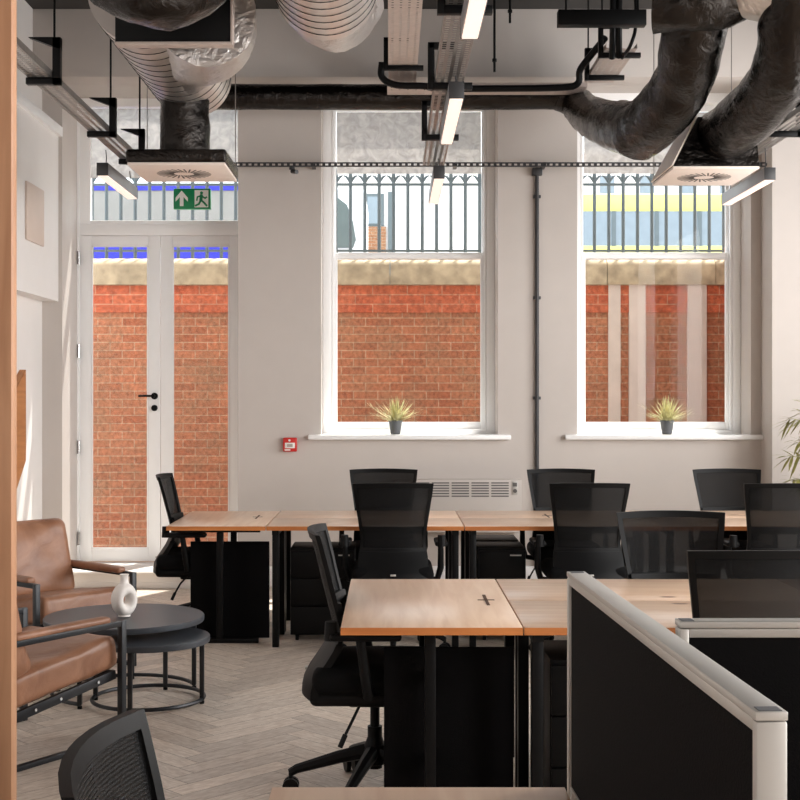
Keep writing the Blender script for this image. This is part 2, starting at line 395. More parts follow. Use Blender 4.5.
def box(name, b, m, parent=None, bev=0, W=True, seg=2):
    bm = nb(); bx(bm, *b, bev=bev, seg=seg); return obj(name, bm, m, parent, W=W)

# ------------------------------------------------------------------ the room shell
YW = 10.55           # inner face of the window wall
CEIL = 4.54
XL, XR, YN = -2.78, 4.3, -3.0
# floor: herringbone boards, one mesh
bm = nb(); lay = bm.loops.layers.float_color.new('plank')
Lp, Wp = .56, .105; g = .0012
c45, s45 = math.cos(PI/4), math.sin(PI/4)
def rot(x, y): return (x*c45-y*s45, x*s45+y*c45)
for a in range(-140, 220):
    for b in range(-24, 24):
        ox, oy = a*Wp+b*Lp, a*Wp-b*Lp
        for (x0, x1, y0, y1, h) in ((ox, ox+Lp, oy, oy+Wp, 1), (ox, ox+Wp, oy+Wp, oy+Wp+Lp, 0)):
            cx, cy = rot((x0+x1)/2, (y0+y1)/2); cy += 4
            if not (XL-.1 < cx < XR and YN < cy < YW+.1): continue
            P = [(x0+g, y0+g), (x1-g, y0+g), (x1-g, y1-g), (x0+g, y1-g)]
            vs = []
            for p in P:
                q = rot(*p); vs.append(bm.verts.new((q[0], q[1]+4, 0)))
            f = bm.faces.new(vs); rv = random.random()
            uv = [(0, 0), (Lp, 0), (Lp, Wp), (0, Wp)] if h else [(0, 0), (0, Wp), (Lp, Wp), (Lp, 0)]
            for l, w in zip(f.loops, uv): l[lay] = (rv, w[0]*10, w[1]*10, 1)
fl = struct('floor', bm, 'planks', smooth=False)
bm = nb(); bx(bm, XL-.2, XR+.2, YN-.2, YW+.2, -.12, -.003); obj('floor_base', bm, 'sub', fl)

# window wall with its openings
W1 = (-.551, .863); W2 = (1.496, 2.885); WZ = (1.215, 4.02)
D1 = (-2.62, -1.215); DZ = (0, 4.02)
us = [-3.3, D1[0], D1[1], W1[0], W1[1], W2[0], W2[1], 4.9]
vz = [-.1, 0, WZ[0], WZ[1], 5.0]
def hole(u, z):
    return (D1[0] < u < D1[1] and DZ[0] < z < DZ[1]) or ((W1[0] < u < W1[1] or W2[0] < u < W2[1]) and WZ[0] < z < WZ[1])
bm = nb(); gridwall(bm, us, vz, YW, 11.14, hole, lambda u, v, d: V((u, d, v)))
struct('wall_back', bm, 'paint', smooth=False)
# left wall, bulkhead and ledge along it
bm = nb(); bx(bm, XL-.3, XL, YN-.2, YW, -.1, 5.0); struct('wall_left', bm, 'whitepaint')
bm = nb(); bx(bm, XL, -2.65, 2.6, YW, 2.283, 3.60); struct('wall_left_bulkhead', bm, 'whitepaint')
bm = nb(); bx(bm, XL, -2.615, 2.6, YW, 3.60, 3.675, bev=.004); struct('trim_1', bm, 'gloss')
# pier at the right of the second window
bm = nb(); bx(bm, 2.968, 3.9, 10.25, YW, -.1, CEIL); struct('wall_right_pier', bm, 'paint')
# right wall and the wall behind the camera, with tall windows
RW = [(-1.6, .4), (1.6, 3.6), (4.8, 6.8), (7.6, 9.4)]
bm = nb(); uy = [YN-.2]+[y for p in RW for y in p]+[YW]
gridwall(bm, uy, [-.1, 1.0, 3.9, 5.0], XR, XR+.35, lambda u, z: any(a < u < b for a, b in RW) and 1.0 < z < 3.9, lambda u, v, d: V((d, u, v)))
struct('wall_right', bm, 'paint', smooth=False)
bm = nb(); bx(bm, XL-.3, XR+.35, YN-.35, YN, -.1, 5.0); struct('wall_front', bm, 'paint')
bm = nb(); bx(bm, XL-.3, XR+.35, YN-.35, 11.14, CEIL, 5.0); struct('ceiling', bm, 'ceilingdark')
bm = nb(); bx(bm, XL, XR, 10.27, YW, 4.01, CEIL, bev=.004); struct('wall_back_beam', bm, 'paint')
bm = nb(); bx(bm, D1[1]+.02, 2.968, YW-.02, YW, 0, .17, bev=.004); struct('baseboard_back', bm, 'gloss')
# raised step in front of the glazed doors
bm = nb(); bx(bm, XL, -1.02, 10.47, YW, 0, .115); bx(bm, D1[0]+.002, D1[1]-.002, YW, 11.10, 0, .115)
bx(bm, XL, -1.0, 10.44, YW, .115, .135, bev=.004); bx(bm, D1[0]+.002, D1[1]-.002, YW, 11.10, .115, .135)
bx(bm, XL, -1.02, 10.462, 10.47, 0, .05, bev=.002); struct('floor_step', bm, 'stepwhite')

# timber post in the foreground
bm = nb(); bx(bm, -1.35, -.711, 2.48, 2.516, 0, CEIL, bev=.002); struct('trim_2', bm, 'post')
# wall pieces on the left
tag(box('mounted_plaque', (-2.649, -2.632, 9.58, 10.05, 2.665, 3.09), 'beige', bev=.004), 'square beige panel fixed to the white bulkhead beside the glazed doors', 'panel')
bm = nb(); prism(bm, [(9.90, 1.725), (9.90, 1.045), (9.2, .48), (9.2, 1.33)], lambda y, z: V((XL+.002, y, z)), lambda y, z: V((XL+.05, y, z)))
tag(obj('mounted_board', bm, 'board'), 'slanting tan timber board on the white left wall, above the rear armchair', 'board')

# ------------------------------------------------------------------ windows
def window(name, X0, X1, gx0, gx1):
    Yf = 10.85; bm = nb()
    fr = .07
    bx(bm, X0, X0+fr, Yf, Yf+.14, WZ[0], WZ[1], bev=.006); bx(bm, X1-fr, X1, Yf, Yf+.14, WZ[0], WZ[1], bev=.006)
    bx(bm, X0+fr, X1-fr, Yf, Yf+.14, WZ[1]-.08, WZ[1], bev=.004); bx(bm, X0+fr, X1-fr, Yf, Yf+.14, WZ[0], WZ[0]+.035, bev=.004)
    for (a, b) in ((X0+fr, X0+fr+.02), (X1-fr-.02, X1-fr)): bx(bm, a, b, Yf, Yf+.028, WZ[0]+.035, WZ[1]-.08, bev=.003)
    w = struct(name, bm, 'gloss')
    def sash(y, z0, z1, rb, rt, st, nm):
        bm = nb()
        a, b = X0+fr+.004, X1-fr-.004
        bx(bm, a, a+st, y, y+.04, z0, z1, bev=.005); bx(bm, b-st, b, y, y+.04, z0, z1, bev=.005)
        bx(bm, a+st, b-st, y, y+.04, z0, z0+rb, bev=.004); bx(bm, a+st, b-st, y, y+.04, z1-rt, z1, bev=.004)
        s = obj(nm, bm, 'gloss', w, W=False)
        box('pane', (a+st-.004, b-st+.004, y+.018, y+.022, z0+rb-.004, z1-rt+.004), 'glass', s, W=False)
        return s
    sash(Yf+.035, WZ[0]+.037, 2.712, .062, .05, .043, 'lower_sash')
    us_ = sash(Yf+.08, 2.66, WZ[1]-.082, .05, .05, .03, 'upper_sash')
    a, b = X0+fr+.04, X1-fr-.04
    box('clouded_film', (a, b, Yf+.088, Yf+.091, 3.37, WZ[1]-.14), 'film', us_, W=False)
    box('window_sill', (X0-.10, X1+.10, YW-.06, Yf+.0, WZ[0]-.035, WZ[0]+.004), 'gloss', w, bev=.008, W=False)
    return w
window('window_1', *W1, 0, 0); window('window_2', *W2, 0, 0)

# ------------------------------------------------------------------ glazed double doors
Yd = 11.05; ZS = .135
bm = nb()
bx(bm, -2.64, -2.60, Yd, Yd+.09, ZS, 4.02, bev=.004); bx(bm, -1.245, -1.20, Yd, Yd+.09, ZS, 4.02, bev=.004)
bx(bm, -2.60, -1.245, Yd, Yd+.09, 2.872, 2.97, bev=.005); bx(bm, -2.60, -1.245, Yd, Yd+.09, 3.95, 4.02)
bx(bm, -2.60, -2.51, Yd+.01, Yd+.08, 2.97, 3.95, bev=.004); bx(bm, -2.51, -1.245, Yd+.01, Yd+.08, 2.97, 3.00, bev=.004)
door = struct('door_1', bm, 'gloss')
box('transom_pane', (-2.512, -1.243, Yd+.04, Yd+.046, 2.995, 3.955), 'glass', door, W=False)
box('clouded_film', (-2.51, -1.246, Yd+.034, Yd+.038, 3.36, 3.94), 'film', door, W=False)
for (x0, x1, s) in ((-2.598, -1.926, 0), (-1.92, -1.247, 1)):
    bm = nb(); st = .098; z0, z1 = ZS+.008, 2.868
    bx(bm, x0, x0+st, Yd+.01, Yd+.06, z0, z1, bev=.004); bx(bm, x1-st, x1, Yd+.01, Yd+.06, z0, z1, bev=.004)
    bx(bm, x0+st, x1-st, Yd+.01, Yd+.06, z0, .25, bev=.004); bx(bm, x0+st, x1-st, Yd+.01, Yd+.06, 2.788, z1, bev=.004)
    for (a, b, c, d) in ((x0+st, x0+st+.012, .25, 2.788), (x1-st-.012, x1-st, .25, 2.788), (x0+st, x1-st, .25, .262), (x0+st, x1-st, 2.776, 2.788)):
        bx(bm, a, b, Yd+.004, Yd+.012, c, d, bev=.002)
    lf = obj('door_leaf', bm, 'gloss', door, W=False)
    box('pane', (x0+st-.004, x1-st+.004, Yd+.03, Yd+.036, .246, 2.792), 'glass', lf, W=False)
    if s == 0:
        for hz in (2.685, 1.905, 1.10, .335):
            bm = nb(); cyl(bm, (x0-.008, Yd-.004, hz-.055), (x0-.008, Yd-.004, hz+.055), .013, n=10); obj('hinge', bm, 'chrome', lf, W=False)
        bm = nb(); hx = -1.972; hz = 1.528
        cyl(bm, (hx, Yd+.01, hz), (hx, Yd-.005, hz), .028, n=20); cyl(bm, (hx, Yd, hz), (hx, Yd-.055, hz), .011)
        tube(bm, [(hx+.008, Yd-.05, hz), (hx-.06, Yd-.052, hz+.002), (hx-.125, Yd-.048, hz)], .0095, n=10)
        obj('door_handle', bm, 'blackplastic', lf, W=False)
        bm = nb(); cyl(bm, (hx, Yd+.01, hz-.10), (hx, Yd-.008, hz-.10), .026, n=20); obj('lock', bm, 'blackplastic', lf, W=False)

# exit sign fixed to the transom glass
e0 = at(173.5, 188.5, 11.03); e1 = at(210.5, 209, 11.03)
ex = thing('exit_sign', 'green fire exit sign with arrow and running figure above the glazed doors', 'sign', ((e0.x+e1.x)/2, 11.03, (e0.z+e1.z)/2))
w, h = (e1.x-e0.x)/2, (e0.z-e1.z)/2
box('sign_board', (-w, w, 0, .05, -h, h), 'green', ex, bev=.003, W=False)
bm = nb()
def flat(bm, poly, y0=-.003, y1=.002): prism(bm, [(p[0], p[1]) for p in poly], lambda x, z: V((x, y0, z)), lambda x, z: V((x, y1, z)))
S = h*2
def T(px, pz): return (-w+px*S, -h+pz*S)
flat(bm, [T(*p) for p in ((.40, .90), (.10, .55), (.10, .36), (.31, .58), (.31, .14), (.49, .14), (.49, .58), (.70, .36), (.70, .55))])
obj('arrow', bm, 'white', ex, W=False)
bm = nb(); flat(bm, [T(*p) for p in ((1.03, .08), (1.70, .08), (1.70, .92), (1.03, .92))]); dr = obj('doorway_symbol', bm, 'white', ex, W=False)
bm = nb()
def stroke(a, b, wd):
    a, b = V(T(*a)), V(T(*b)); d = (b-a).normalized(); n = V((-d.y, d.x))*wd*S/2; d *= wd*S*.3
    flat(bm, [a-n-d, b-n+d, b+n+d, a+n-d], -.006, -.002)
c = V(T(1.37, .78)); flat(bm, [(c.x+math.cos(k*PI/6)*.075*S, c.y+math.sin(k*PI/6)*.075*S) for k in range(12)], -.006, -.002)
for a, b, wd in (((1.36, .66), (1.34, .42), .15), ((1.34, .64), (1.17, .58), .07), ((1.17, .58), (1.14, .42), .07), ((1.40, .62), (1.54, .52), .07), ((1.54, .52), (1.62, .58), .07),
                 ((1.36, .42), (1.50, .30), .09), ((1.50, .30), (1.62, .16), .09), ((1.33, .40), (1.24, .24), .09), ((1.24, .24), (1.08, .16), .09)): stroke(a, b, wd)
obj('running_figure', bm, 'green', ex, W=False)

# ------------------------------------------------------------------ outside: light well, railing, street
YB = 12.2
bm = nb(); bx(bm, -9, 10, YB, YB+.4, -.6, 2.30); ow = struct('wall_outside', bm, 'brick')
bm = nb(); bx(bm, -9, 10, YB-.018, YB+.4, 2.30, 2.555, bev=.004); obj('brick_band', bm, 'brickband', ow)
bm = nb(); pr = [(YB-.05, 2.555), (YB-.05, 2.73)]
for k in range(1, 8): a = PI-k*PI/8; pr.append((YB+.17+.22*math.cos(a), 2.73+.085*math.sin(a)))
pr += [(YB+.39, 2.73), (YB+.39, 2.555)]
x = -9.0
while x < 10:
    prism(bm, pr, lambda y, z: V((x+.003, y, z)), lambda y, z: V((x+.997, y, z))); x += 1
obj('coping', bm, 'stone', ow)
bm = nb(); bx(bm, -9, 10, 11.14, YB, -.7, -.6); struct('ground', bm, 'asphalt')
bm = nb(); bx(bm, -30, 40, YB+.4, 60, 2.5, 2.68); struct('street', bm, 'asphalt')
# glass reflections of the right-hand window, painted as three pale strips on brick
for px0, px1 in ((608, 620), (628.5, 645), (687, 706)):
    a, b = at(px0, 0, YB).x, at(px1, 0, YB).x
    bm = nb(); bx(bm, a, b, YB-.03, YB+.01, -.6, 2.62); obj('reflection_strip', bm, 'pale', ow)
bm = nb(); bx(bm, 3.09, 3.6, 11.3, YB, -.6, 2.9); o = obj('wall_outside_return', bm, 'brick'); o['kind'] = 'structure'
rail = thing('railing', 'grey iron railing with spear tips on the stone coping outside the windows', 'railing', (0, YB+.17, 2.81))
bm = nb()
for z, t in ((.69, .022), (.07, .02)): bx(bm, -6, 6, -.012, .012, z, z+t)
obj('rail_bar', bm, 'iron', rail, W=False)
def barmesh():
    bm = nb(); cyl(bm, (0, 0, -.03), (0, 0, .74), .0165, n=8)
    for s in (-1, 1): tube(bm, [(0, 0, .715), (s*.016, 0, .745), (s*.040, 0, .775), (s*.064, 0, .785)], [.012, .014, .012, .006], n=6)
    tube(bm, [(0, 0, .73), (0, 0, .78), (0, 0, .86)], [.012, .02, .003], n=8)
    return obj('spear_bar', bm, 'iron', rail, W=False)
b0 = barmesh(); b0.location = (at(350.5, 0, 12.37).x, 0, 0); dx = 14.35*12.37/F
for k in range(-26, 27):
    if k == 0: continue
    c = b0.copy(); COL.objects.link(c); c.parent = rail; c.location = (b0.location.x+k*dx, 0, 0)
# street: bus, van, shop building, blue hoarding
k = lambda px, Y: at(px, 0, Y).x
z = lambda py, Y: at(0, py, Y).z
Y = 26
bus = thing('bus', 'yellow and grey single deck bus on the street beyond the right window railing', 'bus', (8, Y+1.2, 2.68))
bm = nb(); bx(bm, k(560, Y), k(900, Y), Y, Y+2.4, 3.0, z(245, Y), bev=.06); obj('bus_body', bm, 'yellow', bus, W=True)
bm = nb(); bx(bm, k(560, Y), k(900, Y), Y, Y+2.4, z(212, Y), z(193, Y), bev=.08); obj('bus_roof', bm, 'yellow', bus, W=True)
bm = nb(); bx(bm, k(561, Y), k(899, Y), Y+.03, Y+2.37, z(246, Y), z(211, Y)); obj('bus_windows', bm, 'busgrey', bus, W=True)
bm = nb()
for p in (570, 612, 655, 698, 741): bx(bm, k(p, Y), k(p+4, Y), Y+.01, Y+.05, z(246, Y), z(211, Y))
obj('window_post', bm, 'iron', bus, W=True)
for p in (590, 800):
    bm = nb(); cyl(bm, (k(p, Y), Y-.05, 3.13), (k(p, Y), Y+.25, 3.13), .45, n=24); obj('wheel', bm, 'blackplastic', bus, W=True)
Y = 17
van = thing('van', 'white van with dark curved side glass beyond the left window railing', 'van', (k(330, Y), Y+.9, 2.68))
bm = nb(); bx(bm, k(286, Y), k(366, Y), Y, Y+1.8, 2.9, z(186, Y), bev=.12, seg=4); obj('van_body', bm, 'vanwhite', van, W=True)
bm = nb(); prism(bm, [(325, 248), (353, 248), (356, 240), (353, 222), (347, 205), (338, 198), (325, 196)], lambda a, b: V((k(a, Y), Y-.02, z(b, Y))), lambda a, b: V((k(a, Y), Y+.01, z(b, Y)))); obj('van_glass', bm, 'darkglass', van, W=True)
for p in (300, 352):
    bm = nb(); cyl(bm, (k(p, Y), Y-.03, 3.0), (k(p, Y), Y+.2, 3.0), .32, n=24); obj('wheel', bm, 'blackplastic', van, W=True)
Y = 32
bl = thing('building', 'pale rendered building with a shop window across the street', 'building', (0, Y+3, 2.68))
bm = nb(); bx(bm, k(300, Y), k(540, Y), Y, Y+6, 2.68, 8.6); obj('facade', bm, 'facade', bl, W=True)
bm = nb(); bx(bm, k(366, Y), k(384, Y), Y-.06, Y+.02, z(226, Y), z(194, Y)); fo = obj('shop_window', bm, 'iron', bl, W=True)
bm = nb(); bx(bm, k(367.5, Y), k(380, Y), Y-.08, Y-.05, z(224, Y), z(197, Y)); obj('pane', bm, 'busgrey', fo, W=True)
bm = nb(); bx(bm, k(366, Y), k(386, Y), Y-.06, Y+.02, 2.68, z(227, Y)); obj('brick_panel', bm, 'brownbrick', bl, W=True)
bm = nb(); bx(bm, k(388, Y), k(393, Y), Y-.06, Y+.02, 2.68, z(192, Y)); obj('downpipe', bm, 'iron', bl, W=True)
b2 = thing('building', 'pale flat fronted building behind the yellow bus', 'building', (k(700, 40), 43, 2.68))
bm = nb(); bx(bm, k(545, 40), k(960, 40), 40, 46, 2.68, 8.9); obj('facade', bm, 'facade', b2, W=True)
for p in (600, 640, 680, 720):
    bm = nb(); bx(bm, k(p, 40), k(p+14, 40), 39.95, 40.02, z(200, 40), z(176, 40)); obj('window', bm, 'busgrey', b2, W=True)
Y = 14.6
ho = thing('hoarding', 'long blue hoarding beyond the railing outside the glazed doors', 'fence', (k(150, Y), Y, 2.68))
bm = nb(); bx(bm, k(-160, Y), k(262, Y), Y, Y+.06, 2.68, z(241, Y)); obj('blue_board', bm, 'bluepanel', ho, W=True)
bm = nb(); bx(bm, k(-160, Y), k(262, Y), Y, Y+.05, z(240, Y), z(190, Y)); obj('grey_board', bm, 'asphalt', ho, W=True)
bm = nb(); bx(bm, k(-160, Y), k(262, Y), Y-.01, Y+.06, z(190.5, Y), z(185.5, Y)); obj('blue_band', bm, 'bluepanel', ho, W=True)

# ------------------------------------------------------------------ office chairs
def office_chair():
    t = thing('office_chair', '-', 'chair')
    t0 = [(.40, -.265), (.45, -.262), (.50, -.235), (.55, -.20), (.60, -.170), (.66, -.160), (.72, -.175), (.78, -.190), (.84, -.205), (.90, -.219), (.96, -.234), (.995, -.243), (1.02, -.250)]
    wz = [(.40, .40), (.50, .415), (.58, .41), (.66, .385), (.75, .40), (.85, .43), (.95, .46), (1.02, .475)]
    def ip(tab, q):
        for (a, b), (c, d) in zip(tab, tab[1:]):
            if q <= c: return b+(d-b)*max(0, (q-a)/(c-a))
        return tab[-1][1]
    def P(u, q, dx=0):
        y = u*ip(wz, q)/2
        x = ip(t0, q)+.043*u*u+dx
        zz = q-.006*u*u*max(0, (q-.9)/.12)
        return V((x, y, zz))
    us_ = [-1, -.97, -.935, -.905, -.6, -.35, -.1, .1, .35, .6, .905, .935, .97, 1]
    zs = [.60, .63, .66, .70, .74, .78, .84, .90, .95, .992, 1.006, 1.02]
    grid = [[P(u, q, -.009) for u in us_] for q in zs]
    bm = nb(); sheet(bm, grid, V((.017, 0, 0)), lambda i, j: i < 3 or i >= len(us_)-4 or j >= len(zs)-3 or j < 1)
    obj('back_frame', bm, 'blackplastic', t)
    bm = nb(); sheet(bm, [[P(u, q, -.002) for u in us_[2:-2]] for q in zs[:-2]], V((.004, 0, 0))); obj('back_mesh', bm, 'mesh', t)
    zl = [.40, .43, .46, .50, .54, .58, .61]
    bm = nb(); sheet(bm, [[P(u, q, -.014) for u in us_] for q in zl], V((.03, 0, 0)), lambda i, j: True); obj('lower_shell', bm, 'blackplastic', t)
    bm = nb(); sheet(bm, [[P(u, q, .012) for u in us_[2:-2]] for q in (.715, .73, .745, .757)], V((.014, 0, 0))); obj('lumbar_bar', bm, 'blackplastic', t)
    bm = nb(); bx(bm, -.268, -.256, -.016, .016, .478, .488, bev=.002); obj('maker_tag', bm, 'alu', t)
    bm = nb(); cushion(bm, .50, .48, .10, .045, .014, Matrix.Translation((.02, 0, .475)), n=10); obj('seat', bm, 'fabric', t)
    bm = nb(); bx(bm, -.24, .2, -.2, .2, .375, .435, bev=.025, seg=3); bx(bm, -.10, .10, -.07, .07, .345, .39, bev=.01); obj('seat_shell', bm, 'blackplastic', t)
    for s in (-1, 1):
        bm = nb(); tube(bm, [(-.02, s*.20, .42), (-.02, s*.265, .43), (-.03, s*.285, .50), (-.05, s*.285, .645)], [.018, .02, .02, .017], n=10)
        a = obj('armrest', bm, 'blackplastic', t)
        bm = nb(); bx(bm, -.16, .10, s*.285-.038, s*.285+.038, .640, .668, bev=.012, seg=3); cyl(bm, (-.155, s*.285, .640), (-.155, s*.285, .708), .026, .022, n=18); obj('arm_pad', bm, 'blackplastic', a)
    bm = nb(); cyl(bm, (0, 0, .10), (0, 0, .26), .028, n=16); cyl(bm, (0, 0, .24), (0, 0, .36), .018, n=14); lathe(bm, [(.02, .11), (.05, .12), (.055, .16), (.035, .20), (.028, .22)], n=18); obj('gas_column', bm, 'blackplastic', t)
    for k in range(5):
        a = PI+k*2*PI/5; d = V((math.cos(a), math.sin(a), 0))
        bm = nb(); tube(bm, [d*.02+V((0, 0, .165)), d*.14+V((0, 0, .14)), d*.30+V((0, 0, .095)), d*.325+V((0, 0, .08))], [.03, .025, .018, .016], n=8); lg = obj('leg', bm, 'blackplastic', t)
        p = d*.322; sd = V((-d.y, d.x, 0)); bm = nb()
        for s in (-1, 1): cyl(bm, p+sd*s*.008+V((0, 0, .031)), p+sd*s*.026+V((0, 0, .031)), .031, n=18)
        cyl(bm, p+V((0, 0, .05)), p+V((0, 0, .085)), .009, n=8); obj('caster', bm, 'black', lg)
    bm = nb(); tube(bm, [(-.05, -.08, .37), (-.075, -.20, .34), (-.115, -.235, .265)], .006, n=8); tube(bm, [(-.105, -.23, .285), (-.125, -.24, .24)], .010, n=8); obj('lever', bm, 'blackplastic', t)
    return t
chair = office_chair()
UP, DN, RT = PI/2, -PI/2, 0
first = True
for (x, y, rz, lab, grp) in (
    (-1.251, 8.56, 0, 'black office chair turned sideways at the glazed-door end of the far desk row', None),
    (-.045, 8.985, DN, 'black mesh chair on the window side of the far desks, by the heater', None),
    (.018, 7.93, UP, 'black mesh chair facing the heater from the near side of the far desks', None),
    (1.19, 8.985, DN, 'black mesh chair on the window side of the far desks, below the conduit', None),
    (1.168, 7.93, UP, 'black mesh chair at the near side of the far desks, right of the drawer units', None),
    (2.345, 8.985, DN, 'black mesh chair on the window side of the far desks, below the right window', None),
    (2.30, 7.90, UP, 'black mesh chair at the near side of the far desks, beside the bamboo plant', None),
    (1.228, 5.57, DN, 'black chair on the far side of the middle desks, facing the camera', None),
    (1.215, 4.55, UP, 'black chair at the near side of the middle desks, rising behind the cross screen', None),
    (-.058, 5.06, 0, 'black office chair in full side view at the end of the middle desk row', None),
    (-.200, 1.905, 0, 'black ribbed mesh chair closest to the camera, only its curved backrest in view', None)):
    if first: chair.location = (x, y, 0); chair.rotation_euler = (0, 0, rz); chair['label'] = lab; first = False
    else: dup(chair, (x, y, 0), rz, lab)

# ------------------------------------------------------------------ desks
TOP = .74; TH = .026
def cross_port(t, x, y, r=0):
    bm = nb(); m = Matrix.Translation((x, y, 0)) @ Matrix.Rotation(r, 4, 'Z')
    bx(bm, -.032, .032, -.009, .009, TOP-.004, TOP+.0012, mat=m); bx(bm, -.006, .006, -.13, .13, TOP-.004, TOP+.0012, mat=m)
    o = obj('cable_port', bm, 'portbrown', t)
def desk(x0, x1, y0, y1, label, mat, front=-1, port=None, lengthways=False, end=False, drawers=None, grp=None):
    cx, cy = (x0+x1)/2, (y0+y1)/2; w, d = (x1-x0)/2, (y1-y0)/2
    t = thing('desk', label, 'desk', (cx, cy, 0), 0, grp)
    box('desktop', (-w, w, -d, d, TOP-TH, TOP), mat, t, bev=.002, W=False)
    e = .0025
    bm = nb()
    if end: bx(bm, -w, w, -d-e, -d, TOP-TH, TOP-.001)
    else: bx(bm, -w, w, front*d-(e if front < 0 else 0), front*d+(e if front > 0 else 0), TOP-TH, TOP-.001)
    eo = obj('edge_band', bm, 'edge', t); eo['label'] = 'orange brown pine edge'
    if end:
        for s in (-1, 1):
            yy = s*(d-(.2 if s < 0 else .14))
            bm = nb(); bx(bm, -.02, .02, yy-.02, yy+.02, .03, TOP-TH-.03, bev=.003)
            lg = obj('leg', bm, 'black', t)
            bm = nb(); bx(bm, -w+.06, w-.06, yy-.02, yy+.02, 0, .03, bev=.004); obj('foot', bm, 'black', lg)
            bm = nb(); bx(bm, -w+.05, w-.05, yy-.02, yy+.02, TOP-TH-.03, TOP-TH, bev=.002); obj('bracket', bm, 'black', lg)
        bm = nb(); bx(bm, -.02, .02, -d+.22, d-.16, TOP-TH-.03, TOP-TH); obj('beam', bm, 'black', t)
        if y0 < 2: return t
        bm = nb(); bx(bm, -w+(.10 if y0 > 6 else .145), w-.004, -d+.30, -d+.32, .012, .615, bev=.003); bx(bm, -.01, .01, -d+.22, -d+.30, .2, .24); bx(bm, -.01, .01, -d+.22, -d+.30, .5, .54); obj('modesty_panel', bm, 'blackpanel', t)
    else:
        for s in (-1, 1):
            xx = s*(w-.05)
            for (yy, nm) in ((front*(d-.07), 'leg'), (-front*(d-.045), 'leg')):
                bm = nb(); bx(bm, xx-.02, xx+.02, yy-.025, yy+.025, 0, TOP-TH-.03, bev=.003); obj(nm, bm, 'black', t)
            bm = nb(); bx(bm, xx-.02, xx+.02, -d+.03, d-.03, TOP-TH-.03, TOP-TH); obj('side_rail', bm, 'black', t)
        bm = nb(); yy = -front*(d-.06); bx(bm, -w+.05, w-.05, yy-.015, yy+.015, TOP-TH-.04, TOP-TH); obj('beam', bm, 'black', t)
    if port: cross_port(t, *port)
    return t
def pedestal(x0, x1, y0, y1, h, front, label):
    t = thing('drawer_unit', label, 'drawer unit', ((x0+x1)/2, (y0+y1)/2, 0)); w, d = (x1-x0)/2, (y1-y0)/2
    box('body', (-w, w, -d+.02, d-.02, .04, h), 'black', t, bev=.004, W=False)
    yf = front*d
    for k in range(3):
        a = .05+k*(h-.06)/3; b = a+(h-.06)/3-.006
        dr = box('drawer', (-w+.003, w-.003, min(yf, yf-front*.02), max(yf, yf-front*.02), a, b), 'black', t, bev=.003, W=False)
        if k == 2:
            box('pull_tab', (w-.10, w-.03, min(yf, yf+front*.004), max(yf, yf+front*.004), b-.03, b-.022), 'alu', dr, W=False)
    for sx in (-1, 1):
        for sy in (-1, 1):
            bm = nb(); cyl(bm, (sx*(w-.04)-.01, sy*(d-.06), .0205), (sx*(w-.04)+.01, sy*(d-.06), .0205), .02, n=12); bx(bm, sx*(w-.04)-.012, sx*(w-.04)+.012, sy*(d-.06)-.012, sy*(d-.06)+.012, .03, .045); obj('caster', bm, 'blackplastic', t)
    return t
G = .003
# far row
Yb0, Yb1 = 7.963, 9.06; Ym = (Yb0+Yb1)/2
desk(-1.3495, -.752, Yb0, 9.02, 'pine end desk of the far row, beside the glazed doors', 'pine_topy', end=True, port=(.19, .09, 0))
for i, (x0, x1, wh) in enumerate(((-.745, .447, 'left'), (.453, 1.647, 'mid'), (1.653, 2.847, 'right'))):
    where = {'left': 'touching the end desk', 'mid': 'standing over the black drawer units', 'right': 'before the right window'}[wh]
    desk(x0, x1, Yb0, Ym-G, 'near side pine desk of the far row, '+where, 'pine_top', -1)
    desk(x0, x1, Ym+G, Yb1, 'window side pine desk of the far row, '+{'left': 'closest to the heater', 'mid': 'with a small cable cut-out', 'right': 'with two dark knots'}[wh], 'knot_window' if wh == 'right' else 'pine_top', 1, port=(-.02, -.12, 0) if wh == 'mid' else None)
# middle row
Yf0, Yf1 = 4.467, 5.657; Ym2 = 5.06
desk(-.167, .450, Yf0, Yf1, 'pine end desk of the middle row with a cross shaped cable cut-out', 'pine_topy', end=True, port=(.2275, .01, 0))
desk(.455, 1.655, Yf0, Ym2-G, 'near side pine desk of the middle row, partly hidden by the long screen', 'knot_near', -1)
desk(.455, 1.655, Ym2+G, Yf1, 'far side pine desk of the middle row below the facing black chair', 'knot_far', 1)
desk(1.661, 2.861, Yf0, Ym2-G, 'near side pine desk of the middle row at the right picture edge', 'pine_top', -1)
desk(1.661, 2.861, Ym2+G, Yf1, 'far side pine desk of the middle row at the right picture edge', 'pine_top', 1)
# closest row
desk(-.236, .350, 1.44, 2.64, 'pine desk at the bottom of the picture, left of the long screen', 'pine_topy', end=True)
desk(.462, 1.66, 2.115, 2.66, 'pine desk behind the cross screen', 'pine_top', 1)
desk(.462, 1.66, 1.44, 2.06, 'pine desk in front of the cross screen, right of the long screen', 'pine_top', -1)
pedestal(.55, .845, 8.19, 8.60, .58, -1, 'black drawer unit under the far desks, facing the camera')
pedestal(.55, .845, 8.64, 9.03, .58, 1, 'black drawer unit under the far desks, facing the windows')
pedestal(-.62, -.22, 8.19, 8.60, .58, -1, 'black drawer unit under the far desks, next to the end desk')
pedestal(.56, .87, 4.60, 5.02, .60, -1, 'black drawer unit under the middle desks, behind the long screen')

